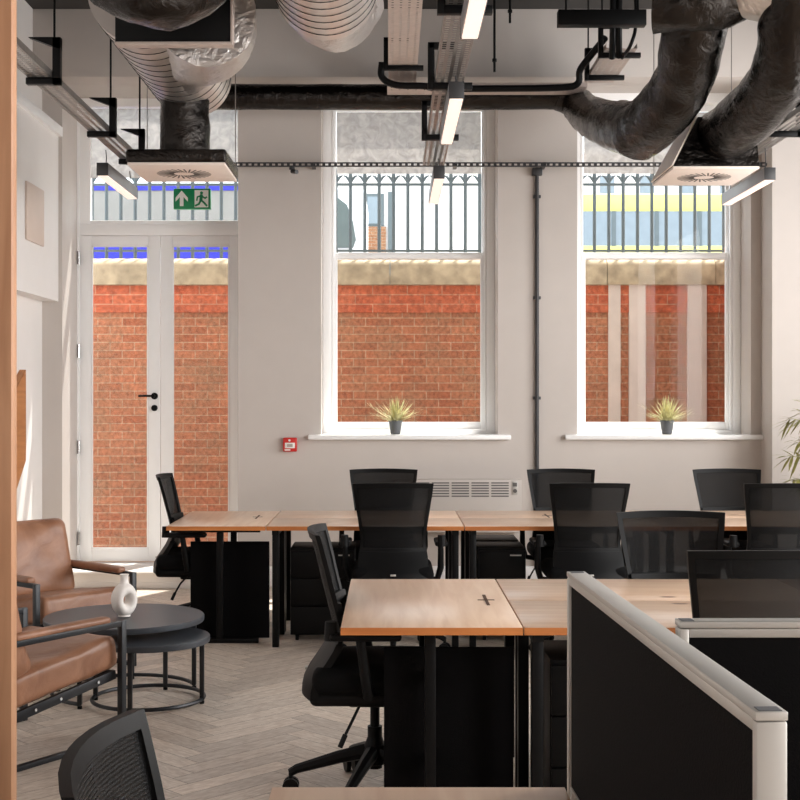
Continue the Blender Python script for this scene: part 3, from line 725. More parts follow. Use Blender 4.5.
# desk screens
def screen(loc, rz, L, z0, z1, th, label):
    t = thing('desk_screen', label, 'desk screen', (loc[0], loc[1], z0), rz)
    H = z1-z0; h = th/2; f = .036
    box('fabric_panel', (.013, L-.013, -h*.62, h*.62, f, H-.022), 'blackpanel', t, W=False)
    box('top_rail', (0, L, -h, h, H-.010, H), 'alu', t, bev=.0012, W=False)
    bm = nb(); bx(bm, .015, L-.015, -h*.9, h*.9, H-.025, H-.011, bev=.001); obj('under_rail', bm, 'alu', t)
    box('bottom_rail', (.015, L-.015, -h*.8, h*.8, 0, f), 'alu', t, bev=.002, W=False)
    for x in (0, L-.015): box('end_post', (x, x+.015, -h*.98, h*.98, 0, H-.011), 'alu', t, bev=.003, W=False)
    for x in (.004, L-.024):
        box('end_cap', (x, x+.020, -h*.7, h*.7, H-.002, H+.0008), 'pot', t, W=False)
    for x in (.25, L-.25):
        box('clamp', (x-.03, x+.03, -h*.6, h*.6, -.06, .002), 'black', t, bev=.003, W=False)
    return t
a, b = V((.428, 1.479)), V((.376, 2.672))
screen((a.x, a.y), math.atan2(b.y-a.y, b.x-a.x), (b-a).length, .70, 1.167, .037, 'long black desk screen with pale metal rail running away from the camera')
screen((.455, 2.09), 0, 1.2, .765, 1.167, .037, 'black desk screen with pale metal frame standing across, at the right edge')

# ------------------------------------------------------------------ lounge corner
def armchair(loc, rz, label):
    t = thing('lounge_armchair', label, 'armchair', loc, rz)
    wd = .318; s = .015
    for k in (-1, 1):
        y = k*wd; bm = nb()
        bx(bm, .305, .335, y-s, y+s, 0, .53, bev=.003); bx(bm, -.335, -.305, y-s, y+s, 0, .53, bev=.003)
        bx(bm, -.305, .305, y-s, y+s, .505, .53, bev=.003); bx(bm, -.305, .305, y-s, y+s, .0, .022, bev=.003)
        f = obj('side_frame', bm, 'frameblack', t)
        bm = nb(); cushion(bm, .53, .055, .034, .014, .004, Matrix.Translation((-.015, y-k*.020, .538)), n=8); obj('arm_pad', bm, 'leather', f)
    m = Matrix.Rotation(math.radians(-8), 4, 'Y')
    bm = nb()
    for k in (-1, 1):
        q = Matrix.Translation((0, k*(wd-.036), .245)) @ m; bx(bm, -.31, .312, -.011, .011, -.02, .02, bev=.002, mat=q)
    for x in (-.30, .30):
        q = Matrix.Translation((0, 0, .245)) @ m; bx(bm, x-.012, x+.012, -wd+.03, wd-.03, -.018, .018, bev=.002, mat=q)
    obj('seat_rail', bm, 'frameblack', t)
    bm = nb()
    for k in (-1, 1):
        for x in (-.16, -.02, .2):
            p = Matrix.Translation((0, k*(wd-.036), .245)) @ m @ V((x, k*.011, 0)); cyl(bm, p, p+V((0, k*.006, 0)), .007, n=8)
    obj('bolt', bm, 'chrome', t)
    q = Matrix.Translation((.03, 0, .345)) @ m
    bm = nb(); cushion(bm, .62, .572, .145, .038, .014, q, n=16, wr=.008); obj('seat_cushion', bm, 'leather', t)
    q = Matrix.Translation((-.275, 0, .575)) @ Matrix.Rotation(math.radians(-15), 4, 'Y') @ Matrix.Rotation(PI/2, 4, 'Y')
    bm = nb(); cushion(bm, .46, .575, .155, .055, .028, q, n=18, wr=.014); obj('back_cushion', bm, 'leather', t)
    q = Matrix.Translation((-.375, 0, .50)) @ Matrix.Rotation(math.radians(-15), 4, 'Y')
    bm = nb(); bx(bm, -.008, .008, -wd+.02, wd-.02, -.2, .22, bev=.003, mat=q); obj('back_panel', bm, 'leather', t)
    return t
# rear armchair: front edge between (-1.87, 6.98) and (-1.452, 7.46)
n = V((.755, -.657)); fm = V((-1.661, 7.22)); c = fm-n*.32
armchair((c.x, c.y, 0), math.atan2(n.y, n.x), 'tan leather armchair in the corner by the glazed doors, behind the round tables')
n = V((.545, .84)).normalized(); lft = V((-n.y, n.x)); fm = V((-1.19, 5.86))+lft*.318; c = fm-n*.32
armchair((c.x, c.y, 0), math.atan2(n.y, n.x), 'tan leather armchair nearer the camera, in front of the round tables')

def round_table(loc, R, h, rr, label, gap, feet, turn):
    t = thing('round_coffee_table', label, 'coffee table', loc)
    bm = nb(); lathe(bm, [(R-.012, h-.03), (R-.002, h-.028), (R, h-.022), (R, h-.004), (R-.003, h), (.01, h)], n=72); obj('table_top', bm, 'tablegrey', t)
    bm = nb()
    a0, a1 = gap
    closed = a0 == a1
    N = 72; pts = []
    for k in range(N if closed else N+1):
        a = a0+(a1-a0+(2*PI if closed else 0))*k/N; pts.append((rr*math.cos(a), rr*math.sin(a), .022))
    tube(bm, pts, .010, n=8, closed=closed); obj('base_ring', bm, 'frameblack', t)
    for a in feet:
        x, y = rr*math.cos(a), rr*math.sin(a)
        bm = nb(); bx(bm, x-.011, x+.011, y-.011, y+.011, .02, h-.028, bev=.002); lg = obj('leg', bm, 'frameblack', t)
        bm = nb(); cyl(bm, (x, y, 0), (x, y, .014), .012, n=12); obj('foot', bm, 'blackplastic', lg)
    return t
D = math.radians
# the opening of the larger ring faces the smaller table
round_table((-1.36, 6.76, 0), .405, .40, .36, 'larger round charcoal coffee table carrying the white vase', (D(20), D(245)), [D(20), D(95), D(170), D(245)], 0)
round_table((-1.205, 6.585, 0), .305, .328, .275, 'smaller round charcoal coffee table tucked partly under the larger one', (0, 0), [D(-8), D(82), D(172), D(262)], 0)
vz_ = thing('vase', 'white ceramic ring vase with a short neck on the larger round table', 'vase', (-1.353, 6.72, .4005), D(44))
bm = nb(); N, K = 48, 20
rings = []
for i in range(N):
    a = 2*PI*i/N; ring = []
    for j in range(K):
        b_ = 2*PI*j/K; rr = .047+.029*math.cos(b_)
        ring.append(bm.verts.new((rr*math.cos(a)*.88, .042*math.sin(b_), .089+rr*math.sin(a)*1.13)))
    rings.append(ring)
for i in range(N):
    for j in range(K): bm.faces.new((rings[i][j], rings[(i+1) % N][j], rings[(i+1) % N][(j+1) % K], rings[i][(j+1) % K]))
obj('body', bm, 'ceramic', vz_)
bm = nb(); lathe(bm, [(.03, .158), (.024, .172), (.020, .185), (.020, .207), (.024, .216), (.021, .218), (.015, .21), (.014, .18)], n=28); obj('neck', bm, 'ceramic', vz_)
bm = nb(); lathe(bm, [(.026, 0), (.032, .004), (.03, .014)], n=24); obj('foot', bm, 'ceramic', vz_)

# ------------------------------------------------------------------ wall fittings
fa = thing('fire_call_point', 'small red fire alarm call point on the white wall between door and window', 'alarm', (at(290.3, 0, YW).x, YW-.001, at(0, 444.5, YW).z))
box('mounting_box', (-.055, .055, -.045, 0, -.056, .056), 'red', fa, bev=.008, W=False)
box('break_glass', (-.040, .040, -.048, -.042, -.028, .016), 'white', fa, bev=.002, W=False)
box('label_strip', (-.042, .004, -.047, -.043, -.047, -.036), 'white', fa, W=False)
bm = nb(); cyl(bm, (-.003, -.043, .034), (-.003, -.049, .034), .009, n=12); obj('indicator', bm, 'white', fa)
bm = nb()
for zz in (-.006,):
    bx(bm, -.022, .022, -.0495, -.047, zz-.012, zz+.012)
obj('press_mark', bm, 'palegrey', fa)
ht = thing('wall_heater', 'white panel heater with slotted grille on the wall below the left window', 'heater', (.37, YW, 0))
hx0, hx1 = at(395, 0, 10.44).x-.37, at(521.5, 0, 10.44).x-.37
hz1 = at(0, 479.5, 10.44).z
box('casing', (hx0, hx1, -.11, 0, hz1-.42, hz1), 'paint', ht, bev=.008, W=False)
bm = nb()
for i in range(8):
    c0 = hx1-.094-(i+1)*.157+.012; c1 = c0+.138
    if c0 < hx0+.03: break
    for j in range(6): zz = hz1-.022-j*.021; bx(bm, c0, c1, -.1115, -.105, zz-.010, zz)
obj('grille', bm, 'grille', ht)
box('control_panel', (hx1-.075, hx1-.03, -.115, -.105, hz1-.12, hz1-.015), 'alu', ht, bev=.002, W=False)
bm = nb(); cyl(bm, (hx1-.052, -.112, hz1-.09), (hx1-.052, -.122, hz1-.09), .016, n=16); obj('dial', bm, 'grille', ht)
bm = nb(); bx(bm, hx1-.07, hx1-.036, -.118, -.112, hz1-.055, hz1-.025); obj('switch', bm, 'grille', ht)
cd = thing('conduit', 'thin dark vertical conduit running down the wall between the two windows', 'conduit', (at(537, 0, YW-.02).x, YW, 0))
bm = nb(); cyl(bm, (0, -.022, .175), (0, -.022, 3.30), .0155, n=12); obj('pipe', bm, 'lightend', cd)
for py in (197, 298, 398):
    zz = at(0, py, YW).z; bm = nb(); bx(bm, -.03, .03, -.03, 0, zz-.012, zz+.012, bev=.003); obj('clamp', bm, 'lightend', cd)
box('junction_box', (-.04, .04, -.055, 0, 3.285, 3.345), 'lightend', cd, bev=.005, W=False)
# perforated channel across the wall
ch = thing('cable_channel', 'dark perforated metal channel running across the wall in front of the windows', 'cable channel', (.9, 10.40, 3.35))
bm = nb(); X0, X1 = at(228, 0, 10.4).x-.9, 2.06
for zz in (-.016, .010): bx(bm, X0, X1, -.012, .012, zz, zz+.008)
xx = X0
while xx < X1: bx(bm, xx, xx+.022, -.0125, .0125, -.009, .011); xx += .0465
obj('perforated_strip', bm, 'lightend', ch)
for x in (-.62, .5, 1.2): 
    bm = nb(); bx(bm, x-.9+0, x-.9+.03, .0, .15, -.012, .008); obj('wall_bracket', bm, 'lightend', ch)
se = thing('sensor', 'small dark sensor hanging under the perforated channel', 'sensor', (at(292, 0, 10.39).x, 10.39, 3.335))
bm = nb(); cyl(bm, (0, 0, 0), (0, 0, -.025), .022, n=14); obj('mount', bm, 'lightend', se)
bm = nb(); cyl(bm, (.0, .02, -.035), (.04, -.04, -.05), .017, n=14); obj('head', bm, 'lightend', se)

# ------------------------------------------------------------------ plants
def blade(bm, p, d, L, w, droop, n=6, sidev=None):
    p = V(p); d = V(d).normalized(); sd = d.cross(V((0, 0, 1)));
    if sd.length < .05: sd = V((1, 0, 0))
    sd.normalize()
    if sidev is not None: sd = (sd+V(sidev)*.6).normalized()
    prev = None
    for i in range(n+1):
        u = i/n; q = p+d*L*u+V((0, 0, -droop*L*u*u)); ww = w*math.sin(PI*min(1, .12+.88*u)) if i < n else 0.0003
        a, b = bm.verts.new(q-sd*ww/2), bm.verts.new(q+sd*ww/2)
        if prev: bm.faces.new((prev[0], prev[1], b, a))
        prev = (a, b)
def sill_plant(px, Y, label):
    t = thing('potted_plant', label, 'plant', (at(px, 0, Y).x, Y, WZ[0]+.0055), 0, 'potted grasses on the window sills')
    bm = nb(); lathe(bm, [(.036, 0), (.040, .004), (.054, .10), (.058, .101), (.058, .112), (.050, .112), (.048, .10)], n=28); obj('pot', bm, 'pot', t)
    bm = nb(); lathe(bm, [(.046, .085), (.049, .098), (.02, .104)], n=20); obj('soil', bm, 'soil', t)
    bm = nb()
    for k in range(230):
        a = random.uniform(0, 2*PI); e = random.uniform(.12, 1.5)
        L = random.uniform(.14, .27)*(1.0 if e < 1.1 else .95)
        d = V((math.cos(a)*math.cos(e), math.sin(a)*math.cos(e)*.6, math.sin(e)))
        blade(bm, (random.uniform(-.02, .02), random.uniform(-.02, .02), .095), d, L, .009, random.uniform(.05, .3), 5)
    for a, e, L in ((PI*.98, .55, .26), (0.1, .45, .25), (PI*1.03, .3, .22), (-.1, .3, .22)):
        for j in range(14):
            u = .35+.6*j/14; d0 = V((math.cos(a)*math.cos(e), .1, math.sin(e))); p = V((0, 0, .1))+d0*L*u
            blade(bm, p, d0+V((random.uniform(-.5, .5), random.uniform(-.5, .5), random.uniform(-.3, .5))), .07, .006, .1, 3)
        blade(bm, (0, 0, .1), d0, L, .008, .05, 5)
    obj('leaves', bm, 'leaf', t)
    return t
sill_plant(395.5, 10.66, 'small spiky grass in a grey pot on the sill of the left window')
sill_plant(667, 10.66, 'small spiky grass in a grey pot on the sill of the right window')
pl = thing('bamboo_plant', 'tall slender leaved bamboo plant at the right picture edge by the pier', 'plant', (3.20, 9.72, 0))
bm = nb(); lathe(bm, [(.14, 0), (.15, .01), (.18, .34), (.165, .34), (.16, .3)], n=32); obj('pot', bm, 'pot', pl)
bm = nb(); lathe(bm, [(.158, .28), (.16, .30), (.05, .31)], n=24); obj('soil', bm, 'soil', pl)
tips = []
for k in range(7):
    a = random.uniform(0, 2*PI); b_ = V((random.uniform(-.07, .07), random.uniform(-.07, .07), .29)); e = V((-.18+random.uniform(-.1, .22), random.uniform(-.15, .15), random.uniform(1.1, 1.6)))
    pts = [b_, b_.lerp(e, .5)+V((.05, 0, 0)), e]; bm = nb(); tube(bm, pts, [.010, .008, .004], n=8); obj('stem', bm, 'stem', pl); tips.append(pts)
bm = nb()
for pts in tips:
    for j in range(26):
        u = random.uniform(.45, 1); p = pts[1].lerp(pts[2], (u-.5)*2) if u > .5 else pts[0].lerp(pts[1], u*2)
        a = random.uniform(0, 2*PI); e = random.uniform(-.5, .7)
        blade(bm, p, (math.cos(a)*math.cos(e), math.sin(a)*math.cos(e), math.sin(e)), random.uniform(.14, .22), .019, random.uniform(.1, .5), 6)
for (x, z_) in ((775, 418), (773, 455), (785, 440), (779, 478), (790, 412)):
    p = at(x+14, z_, 9.70)-V((3.20, 9.72, 0))
    tube(bm, [p+V((.3, 0, -.12)), p+V((.1, .0, -.02)), p], [.004, .003, .002], n=5)
    for j in range(16):
        a = PI+random.uniform(-1.5, 1.5); e = random.uniform(-.7, .5); blade(bm, p+V((random.uniform(0, .1), 0, -.01)), (math.cos(a)*math.cos(e), math.sin(a)*.3, math.sin(e)), random.uniform(.10, .18), .024, random.uniform(.05, .4), 6)
obj('leaves', bm, 'leaf2', pl)

# ------------------------------------------------------------------ ducts
def smoothpath(pts, n=12):
    P = [V(p) for p in pts]; P = [P[0]*2-P[1]]+P+[P[-1]*2-P[-2]]; out = []
    for i in range(1, len(P)-2):
        for k in range(n):
            t = k/n; a, b, c, d = P[i-1], P[i], P[i+1], P[i+2]
            out.append(.5*((2*b)+(c-a)*t+(2*a-5*b+4*c-d)*t*t+(3*b-a-3*c+d)*t**3))
    out.append(P[-2]); return out
def flex(bm, pts, r, n=28, rough=.012, seed=0, steps=10, caps=True):
    P = smoothpath(pts, steps); N = len(P)
    rs = [r]*N if not isinstance(r, (list, tuple)) else [r[0]+(r[1]-r[0])*i/(N-1) for i in range(N)]
    rg = tube(bm, P, rs, n=n, caps=caps)
    for i, ring in enumerate(rg):
        for v in ring:
            d = (v.co-P[i]); q = v.co*7+V((seed, seed, 0))
            v.co += d.normalized()*(noise.noise(q)*rough+noise.noise(q*2.7)*rough*.5)
def spiral_duct(bm, p0, p1, r, n=48):
    d = V(p1)-V(p0); L = d.length; k = int(L/.02); P = [V(p0)+d*i/k for i in range(k+1)]
    tube(bm, P, r, n=n)
def helix(bm, p0, p1, r, pitch, rad=.0028):
    p0, p1 = V(p0), V(p1); d = p1-p0; a, b = frame_axes(d); turns = d.length/pitch; N = int(turns*40); pts = []
    for i in range(N+1):
        th = 2*PI*turns*i/N; pts.append(p0+d*i/N+(a*math.cos(th)+b*math.sin(th))*r)
    tube(bm, pts, rad, n=5)
def diffuser(loc, w, d, label, plen):
    t = thing('air_diffuser', label, 'air diffuser', loc)
    box('face_plate', (-w/2, w/2, -d/2, d/2, 0, .018), 'plate', t, bev=.004, W=False)
    bm = nb()
    for k in range(28):
        a = 2*PI*k/28; m = Matrix.Rotation(a, 4, 'Z'); bx(bm, .06, .17, -.005, .005, -.0015, .001, mat=m @ Matrix.Translation((0, .025, 0)))
    obj('swirl_slots', bm, 'slot', t)
    plen(t)
    for sx in (-1, 1):
        for sy in (1,):
            bm = nb(); cyl(bm, (sx*(w/2-.008), sy*(d/2-.012), .01), (sx*(w/2-.008), sy*(d/2-.012), CEIL-loc[2]-.001), .003, n=6); obj('hanging_rod', bm, 'steel', t)
    return t
# left diffuser, its neck and the spiral duct above
k1 = 1320/8.1
dz = 2.945
def plenA(t):
    bm = nb(); bx(bm, -.31, .31, -.33, .33, .016, .10, bev=.02, seg=3); obj('plenum', bm, 'blackfoil', t)
diffuser((-1.315, 8.43, dz), .60, .64, 'square white ceiling air diffuser with black box above the glazed doors', plenA)
du = thing('spiral_duct', 'silver spiral duct with foil branch and black box hanging at the upper left', 'duct', (-1.31, 8.4, 3.05))
bm = nb(); spiral_duct(bm, (-1.31, 6.87, 3.63), (-1.31, 8.72, 3.63), .265); sd = obj('spiral_pipe', bm, 'spiral', du, W=True)
bm = nb(); helix(bm, (-1.31, 6.89, 3.63), (-1.31, 8.70, 3.63), .266, .125); obj('spiral_seam', bm, 'seam', sd, W=True)
bm = nb(); flex(bm, [(-1.31, 8.42, 3.05), (-1.31, 8.42, 3.2), (-1.31, 8.42, 3.45)], .158, rough=.012, seed=3); obj('drop_neck', bm, 'blackfoil', du, W=True)
bm = nb(); flex(bm, [at(206, 16, 6.87), at(208, 26, 7.1), at(206, 38, 7.45), (-1.20, 7.85, 3.62), (-1.29, 8.15, 3.63)], (.262, .25), rough=.010, seed=9); obj('foil_branch', bm, 'foil', du, W=True)
xb0, xb1 = at(115, 0, 6.7).x, at(230.5, 0, 6.7).x; zb = at(0, 42, 6.7).z
bm = nb(); bx(bm, xb0, xb1, 6.7, 6.76, zb, zb+.55, bev=.003); obj('damper_box', bm, 'black', du, W=True)
bm = nb(); bx(bm, xb0, xb1+.01, 6.69, 6.77, zb-.014, zb, bev=.002); bx(bm, xb1, xb1+.012, 6.69, 6.77, zb, zb+.55, bev=.002); obj('metal_lip', bm, 'trayblush', du, W=True)
fx = thing('flexible_duct', 'black crinkled flexible duct sagging across the top left of the picture', 'duct', (-1.1, 6.2, 3.4))
bm = nb(); flex(bm, [at(85, -95, 6.15), at(118, -32, 6.15), at(165, -14, 6.2), at(200, -40, 6.25), at(214, -110, 6.3)], .195, rough=.022, seed=21, n=32); obj('flexible_hose', bm, 'blackfoil', fx, W=True)
p = at(150, -40, 6.18); bm = nb(); bx(bm, p.x-.012, p.x+.012, 6.17, 6.19, p.z, CEIL-.002); obj('hanging_strap', bm, 'steel', fx, W=True)
# second spiral duct
d2 = thing('spiral_duct', 'silver spiral duct at the top of the picture, left of the perforated cable trays', 'duct', (-.34, 7.3, 3.4))
p0, p1 = V((-.34, 5.0, 3.70)), V((-.34, 7.05, 3.70))
bm = nb(); spiral_duct(bm, p0, p1, .275); sd = obj('spiral_pipe', bm, 'spiral', d2, W=True)
bm = nb(); helix(bm, p0+V((0, .02, 0)), p1-V((0, .02, 0)), .276, .115); obj('spiral_seam', bm, 'seam', sd, W=True)
bm = nb(); bx(bm, -.352, -.328, 6.18, 6.22, 3.95, CEIL-.002); obj('hanging_strap', bm, 'steel', d2, W=True)
bm = nb(); flex(bm, [(-.34, 6.95, 3.70), (-.335, 7.35, 3.69), (-.28, 7.7, 3.74), (-.18, 7.9, 3.88)], (.262, .15), rough=.014, seed=31); obj('foil_branch', bm, 'foil', d2, W=True)
bm = nb(); flex(bm, [(-.19, 7.88, 3.87), (-.15, 7.98, 4.05), (-.14, 8.0, 4.3), (-.14, 8.0, 4.53)], .12, rough=.016, seed=33); obj('black_sleeve', bm, 'blackfoil', d2, W=True)
# long insulated pipe along the wall and its big elbow
pp = thing('insulated_pipe', 'long black insulated duct running level along the window wall above the left window', 'duct', (.2, 10.2, 3.7))
bm = nb(); xa = at(205, 0, 10.15).x; flex(bm, [(xa, 10.14, 3.826), (-.5, 10.15, 3.826), (.5, 10.15, 3.826), (1.36, 10.13, 3.826)], .098, rough=.004, seed=41, steps=14); obj('pipe', bm, 'blackfoil', pp, W=True)
bm = nb(); flex(bm, [(1.28, 10.12, 3.826), (1.42, 10.12, 3.775), at(590, 116, 9.72), at(616, 126, 8.95), at(640, 130, 8.5)], (.10, .185), rough=.012, seed=43); obj('elbow', bm, 'blackfoil', pp, W=True)
r1 = thing('flexible_duct', 'thick black flexible duct curving down to its lowest bend right of centre', 'duct', (1.7, 7.8, 3.3))
bm = nb(); flex(bm, [at(704, -10, 7.35), at(693, 35, 7.5), at(684, 78, 7.8), at(662, 112, 8.1), at(636, 134, 8.45)], .178, rough=.012, seed=51, n=32); obj('flexible_hose', bm, 'blackfoil', r1, W=True)
bm = nb(); bx(bm, -.31, .31, -.33, .33, 0, .05)
bm.free()
def plenB(t):
    bm = nb(); A = [(-.27, -.33), (.27, -.33), (.27, .33), (-.27, .33)]; B = [(-.10, -.26), (.26, -.26), (.26, .24), (-.10, .24)]
    a = [bm.verts.new((x, y, .016)) for x, y in A]; b = [bm.verts.new((x, y, .34)) for x, y in B]
    for i in range(4): bm.faces.new((a[i], a[(i+1) % 4], b[(i+1) % 4], b[i]))
    bm.faces.new(a[::-1]); bm.faces.new(b)
    o = obj('plenum', bm, 'blackfoil', t, smooth=False)
    bm = nb(); a = [V((-.272, -.33, .02)), V((-.272, .33, .02)), V((-.104, .24, .34)), V((-.104, -.26, .34))]; off = V((-.008, 0, .004))
    A = [bm.verts.new(p) for p in a]; B = [bm.verts.new(p+off) for p in a]
    for i in range(4): bm.faces.new((A[i], A[(i+1) % 4], B[(i+1) % 4], B[i]))
    bm.faces.new(A[::-1]); bm.faces.new(B); obj('side_sheet', bm, 'plate', o, smooth=False)
diffuser((2.045, 8.60, 2.95), .54, .66, 'square white ceiling air diffuser with sloped box at the upper right', plenB)
r2 = thing('flexible_duct', 'black flexible duct entering the sloped diffuser box at the upper right', 'duct', (2.1, 8, 3.3))
bm = nb(); flex(bm, [at(800, -30, 6.95), at(792, 15, 7.1), at(783, 68, 7.4), at(752, 112, 7.9), at(716, 140, 8.45)], .172, rough=.010, seed=61, n=32); obj('flexible_hose', bm, 'blackfoil', r2, W=True)
r3 = thing('duct_header', 'crumpled black and silver header duct along the top right of the picture', 'duct', (1.9, 7.2, 3.7))
bm = nb(); flex(bm, [at(655, 2, 7.25), at(690, 2, 7.2), at(722, -3, 7.2), at(752, -18, 7.2)], .165, rough=.02, seed=71, n=32); obj('header_sleeve', bm, 'blackfoil', r3, W=True)
bm = nb(); flex(bm, [at(746, -22, 7.15), at(775, -16, 7.1), at(830, -14, 7.05)], .20, rough=.02, seed=73, n=32); obj('foil_sleeve', bm, 'foil', r3, W=True)

# ------------------------------------------------------------------ cable trays and hung lights
def perf(bm, x0, x1, y0, y1, zz, pitch=.034, hole=.5):
    nx = max(1, round((x1-x0)/pitch)); ny = max(1, round((y1-y0)/pitch)); px, py = (x1-x0)/nx, (y1-y0)/ny
    for i in range(nx):
        for j in range(ny):
            a, b, c, d = x0+i*px, x0+(i+1)*px, y0+j*py, y0+(j+1)*py
            hx, hy = px*(1-hole)/2, py*(1-hole)/2
            o = [bm.verts.new(p) for p in ((a, c, zz), (b, c, zz), (b, d, zz), (a, d, zz))]
            q = [bm.verts.new(p) for p in ((a+hx, c+hy, zz), (b-hx, c+hy, zz), (b-hx, d-hy, zz), (a+hx, d-hy, zz))]
            for m in range(4): bm.faces.new((o[m], o[(m+1) % 4], q[(m+1) % 4], q[m]))
    bmesh.ops.remove_doubles(bm, verts=bm.verts, dist=1e-5)
def tray(label, x0, x1, y0, y1, z0, brs, mat='steel', side=.035, hole=.5, openleft=True, rods=True, pitch=.034):
    t = thing('cable_tray', label, 'cable tray', ((x0+x1)/2, (y0+y1)/2, z0))
    bm = nb(); perf(bm, x0, x1, y0, y1, z0, pitch, hole)
    bx(bm, x0-.002, x0, y0, y1, z0, z0+side); bx(bm, x1, x1+.002, y0, y1, z0, z0+side)
    obj('tray_plate', bm, mat, t, W=True, smooth=False)
    for yb in brs:
        bm = nb(); w = .034; H = .2
        bx(bm, x0-.012, x1+.046, yb-.02, yb+.02, z0-w, z0-.001, bev=.002)
        if openleft:
            bx(bm, x1+.006, x1+.046, yb-.02, yb+.02, z0-w, z0+H, bev=.002)
            prism(bm, [(x0+.0, z0+H), (x1+.046, z0+H), (x1+.046, z0+H-.06), (x0+.04, z0+H-.015)], lambda x, q: V((x, yb-.02, q)), lambda x, q: V((x, yb+.02, q)))
            rx = x1+.012
        else:
            bx(bm, x0-.036, x0-.003, yb-.02, yb+.02, z0-w, z0+H, bev=.002); bx(bm, x0-.03, x1-.03, yb-.02, yb+.02, z0+H-.03, z0+H, bev=.002)
            rx = x0-.01
        b = obj('bracket', bm, 'black', t, W=True)
        if rods:
            bm = nb(); cyl(bm, (rx, yb, z0+H-.02), (rx, yb, CEIL-.002), .006, n=8); obj('threaded_rod', bm, 'black', b, W=True)
    return t
tray('perforated steel cable tray along the left wall above the hung lamp', -1.805, -1.69, 4.2, 9.4, 3.115, (6.6, 7.93, 8.85))
tray('perforated pale cable tray high up beside the second spiral duct', -.01, .195, 6.8, 10.02, 3.905, (7.72, 9.5), mat='trayblush', hole=.28, openleft=False, rods=False, pitch=.05)
tray('perforated steel cable tray above the middle row of hung lamps', .225, .365, 4.4, 8.95, 3.09, (5.3, 6.6, 7.9), openleft=False, rods=False)
tray('short pale cable tray on stepped black brackets near the right window', 1.48, 1.69, 9.03, 10.02, 3.905, (9.15, 9.79), mat='trayblush', hole=.25, openleft=False, rods=True, pitch=.05)
tray('perforated steel cable tray at the right edge above the hung lamp', 2.40, 2.55, 5.6, 9.2, 3.19, (8.3,), openleft=True)
ct = thing('cable_tray', 'pale cable tray running crosswise in front of the black insulated duct', 'cable tray', (.8, 9.83, 3.8))
bm = nb(); perf(bm, -.02, 1.45, 9.70, 9.96, 3.80, .06, .18); bx(bm, -.02, 1.45, 9.698, 9.70, 3.80, 3.83); bx(bm, -.02, 1.45, 9.96, 9.962, 3.80, 3.83)
obj('tray_plate', bm, 'trayblush', ct, W=True, smooth=False)
cb = thing('cable_bundle', 'black cable run with bent ends resting along the crosswise cable tray', 'cables', (.8, 9.80, 3.9))
bm = nb(); tube(bm, smoothpath([at(382, 62, 9.64), at(382, 77, 9.66), at(396, 85, 9.66), at(424, 86, 9.66), at(440, 88.5, 9.66), at(500, 88.5, 9.66), at(562, 87.5, 9.66), at(578, 83, 9.64), at(580, 70, 9.6), at(592, 54, 9.5), at(605, 38, 9.35)], 6), .025, n=10); obj('cables', bm, 'black', cb, W=True)
bs = thing('strut_bar', 'black steel strut hanging near the ceiling above the right window', 'strut', (at(602, 0, 8.6).x, 8.6, at(0, 18, 8.6).z))
a, b = at(558, 10, 8.6), at(646, 25.5, 8.6)
bm = nb(); bx(bm, a.x, b.x, 8.58, 8.66, b.z, a.z, bev=.003); obj('bar', bm, 'black', bs, W=True)
for px in (566, 638): bm = nb(); p = at(px, 12, 8.62); cyl(bm, p, (p.x, 8.62, CEIL), .007, n=8); obj('threaded_rod', bm, 'black', bs, W=True)
cv = thing('cable_bundle', 'black cables dropping from the ceiling behind the black strut', 'cables', (at(615, 0, 8.8).x, 8.8, 4.0))
for pts in ((at(613, -40, 8.8), at(613, 20, 8.8), at(612, 58, 9.0)), (at(620, -40, 8.8), at(619, 20, 8.8), at(619, 57, 9.0)), (at(634, -40, 8.8), at(636, 20, 8.8), at(631, 44, 8.8), at(622, 58, 9.0))):
    bm = nb(); tube(bm, smoothpath(pts, 8), .022 if pts[0].x < 1.55 else .012, n=10); obj('cable', bm, 'black', cv, W=True)
for px, py in ((494.5, 72), (510, 23)):
    p = at(px, py, 9.0); bm = nb(); cyl(bm, p, (p.x, p.y, CEIL), .0085, n=8); cyl(bm, p+V((0, 0, .07)), p+V((0, 0, .09)), .016, n=8)
    tag(obj('hanging_rod', bm, 'black'), 'long thin black rod hanging alone from the ceiling' if py > 50 else 'short thin black rod hanging from the ceiling', 'rod')

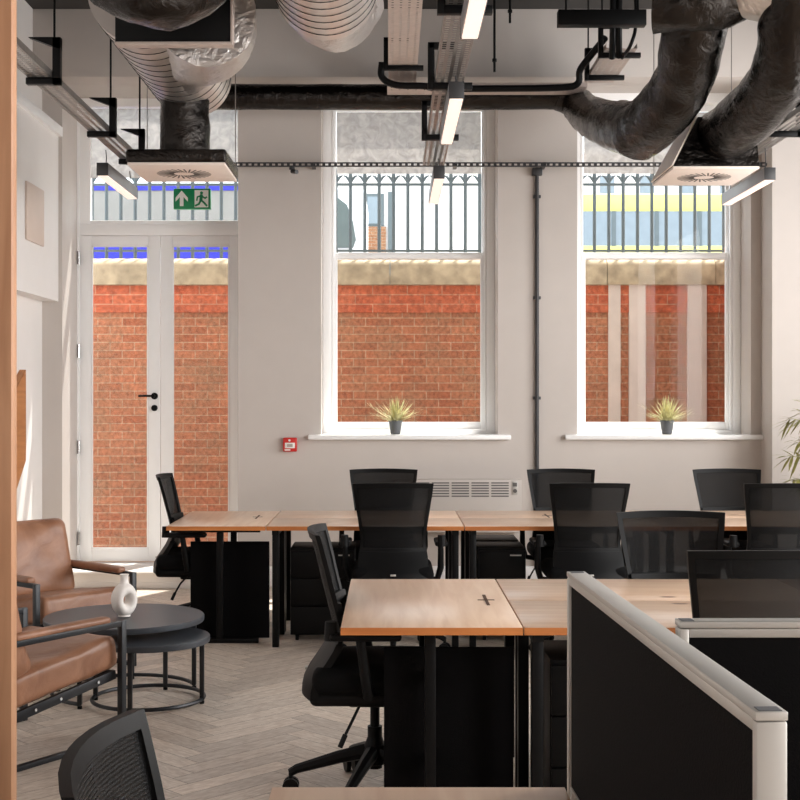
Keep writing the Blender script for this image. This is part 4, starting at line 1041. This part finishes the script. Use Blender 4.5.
def lamp(x, y0, y1, zt, label, ztray, ws=(-.8, .8)):
    t = thing('linear_lamp', label, 'lamp', (x, (y0+y1)/2, zt))
    L = (y1-y0)/2; w = .036
    bm = nb(); bx(bm, -w, w, -L, L, .006, .085, bev=.002); obj('housing', bm, 'lightbody', t)
    for s in (-1, 1): bm = nb(); bx(bm, -w-.001, w+.001, s*L-.004, s*L+.004, .004, .086, bev=.001); obj('end_cap', bm, 'lightend', t)
    bm = nb(); bx(bm, -w+.005, w-.005, -L+.01, L-.01, 0, .007); obj('diffuser', bm, 'lampglow', t)
    for s in ws:
        bm = nb(); tube(bm, [(0, s*L, .08), (.005, s*L, (ztray-zt+.08)/2), (0, s*L, ztray-zt)], .0035, n=6); obj('hanging_wire', bm, 'lightend', t)
lamp(-1.83, 8.40, 9.38, 2.925, 'slim hung lamp beside the left diffuser, under the left cable tray', 3.11)
lamp(.318, 4.15, 5.28, 2.95, 'slim hung lamp at the top of the picture, nearest of the middle row', 3.085)
lamp(.318, 6.32, 7.45, 2.945, 'slim hung lamp between the nearest and the farthest of the middle row', 3.085)
lamp(.318, 8.55, 9.66, 2.93, 'slim hung lamp before the left window railing, farthest of the middle row', 3.085, (-.8, -.4))
lamp(2.51, 8.72, 9.85, 2.95, 'slim hung lamp at the right, beside the sloped diffuser', 3.185)

# ------------------------------------------------------------------ light
wd = bpy.data.worlds.new('sky'); sc.world = wd; wd.use_nodes = True
nt = wd.node_tree; bg = nt.nodes['Background']
bg.inputs['Color'].default_value = (.90, .95, 1.0, 1); bg.inputs['Strength'].default_value = 3.2
sd = bpy.data.lights.new('sun', 'SUN'); so = bpy.data.objects.new('sun', sd); COL.objects.link(so)
sd.energy = 10; sd.angle = D(1.0); sd.color = (1, .95, .88)
el, az = D(63), D(28)      # from beyond the windows, to the right
dv = V((math.sin(az)*math.cos(el), math.cos(az)*math.cos(el), math.sin(el)))
so.rotation_euler = dv.to_track_quat('Z', 'Y').to_euler()
def area(name, loc, rot, sx, sy, e, col=(1, .97, .94)):
    l = bpy.data.lights.new(name, 'AREA'); l.shape = 'RECTANGLE'; l.size = sx; l.size_y = sy; l.energy = e; l.color = col
    o = bpy.data.objects.new(name, l); COL.objects.link(o); o.location = loc; o.rotation_euler = rot
for i, (y0, y1) in enumerate(RW): area('window_daylight', (XR+.1, (y0+y1)/2, 2.45), (0, PI/2, 0), 2.9, y1-y0, 75 if i == 3 else 140)

sc.view_settings.view_transform = 'Standard'; sc.view_settings.look = 'None'; sc.view_settings.exposure = .17; sc.view_settings.gamma = 1; sc.view_settings.use_curve_mapping = False
sc.cycles.max_bounces = 8; sc.cycles.diffuse_bounces = 5; sc.cycles.transparent_max_bounces = 16; sc.cycles.use_denoising = True
sc.cycles.sample_clamp_indirect = 6; sc.cycles.caustics_reflective = False; sc.cycles.caustics_refractive = False
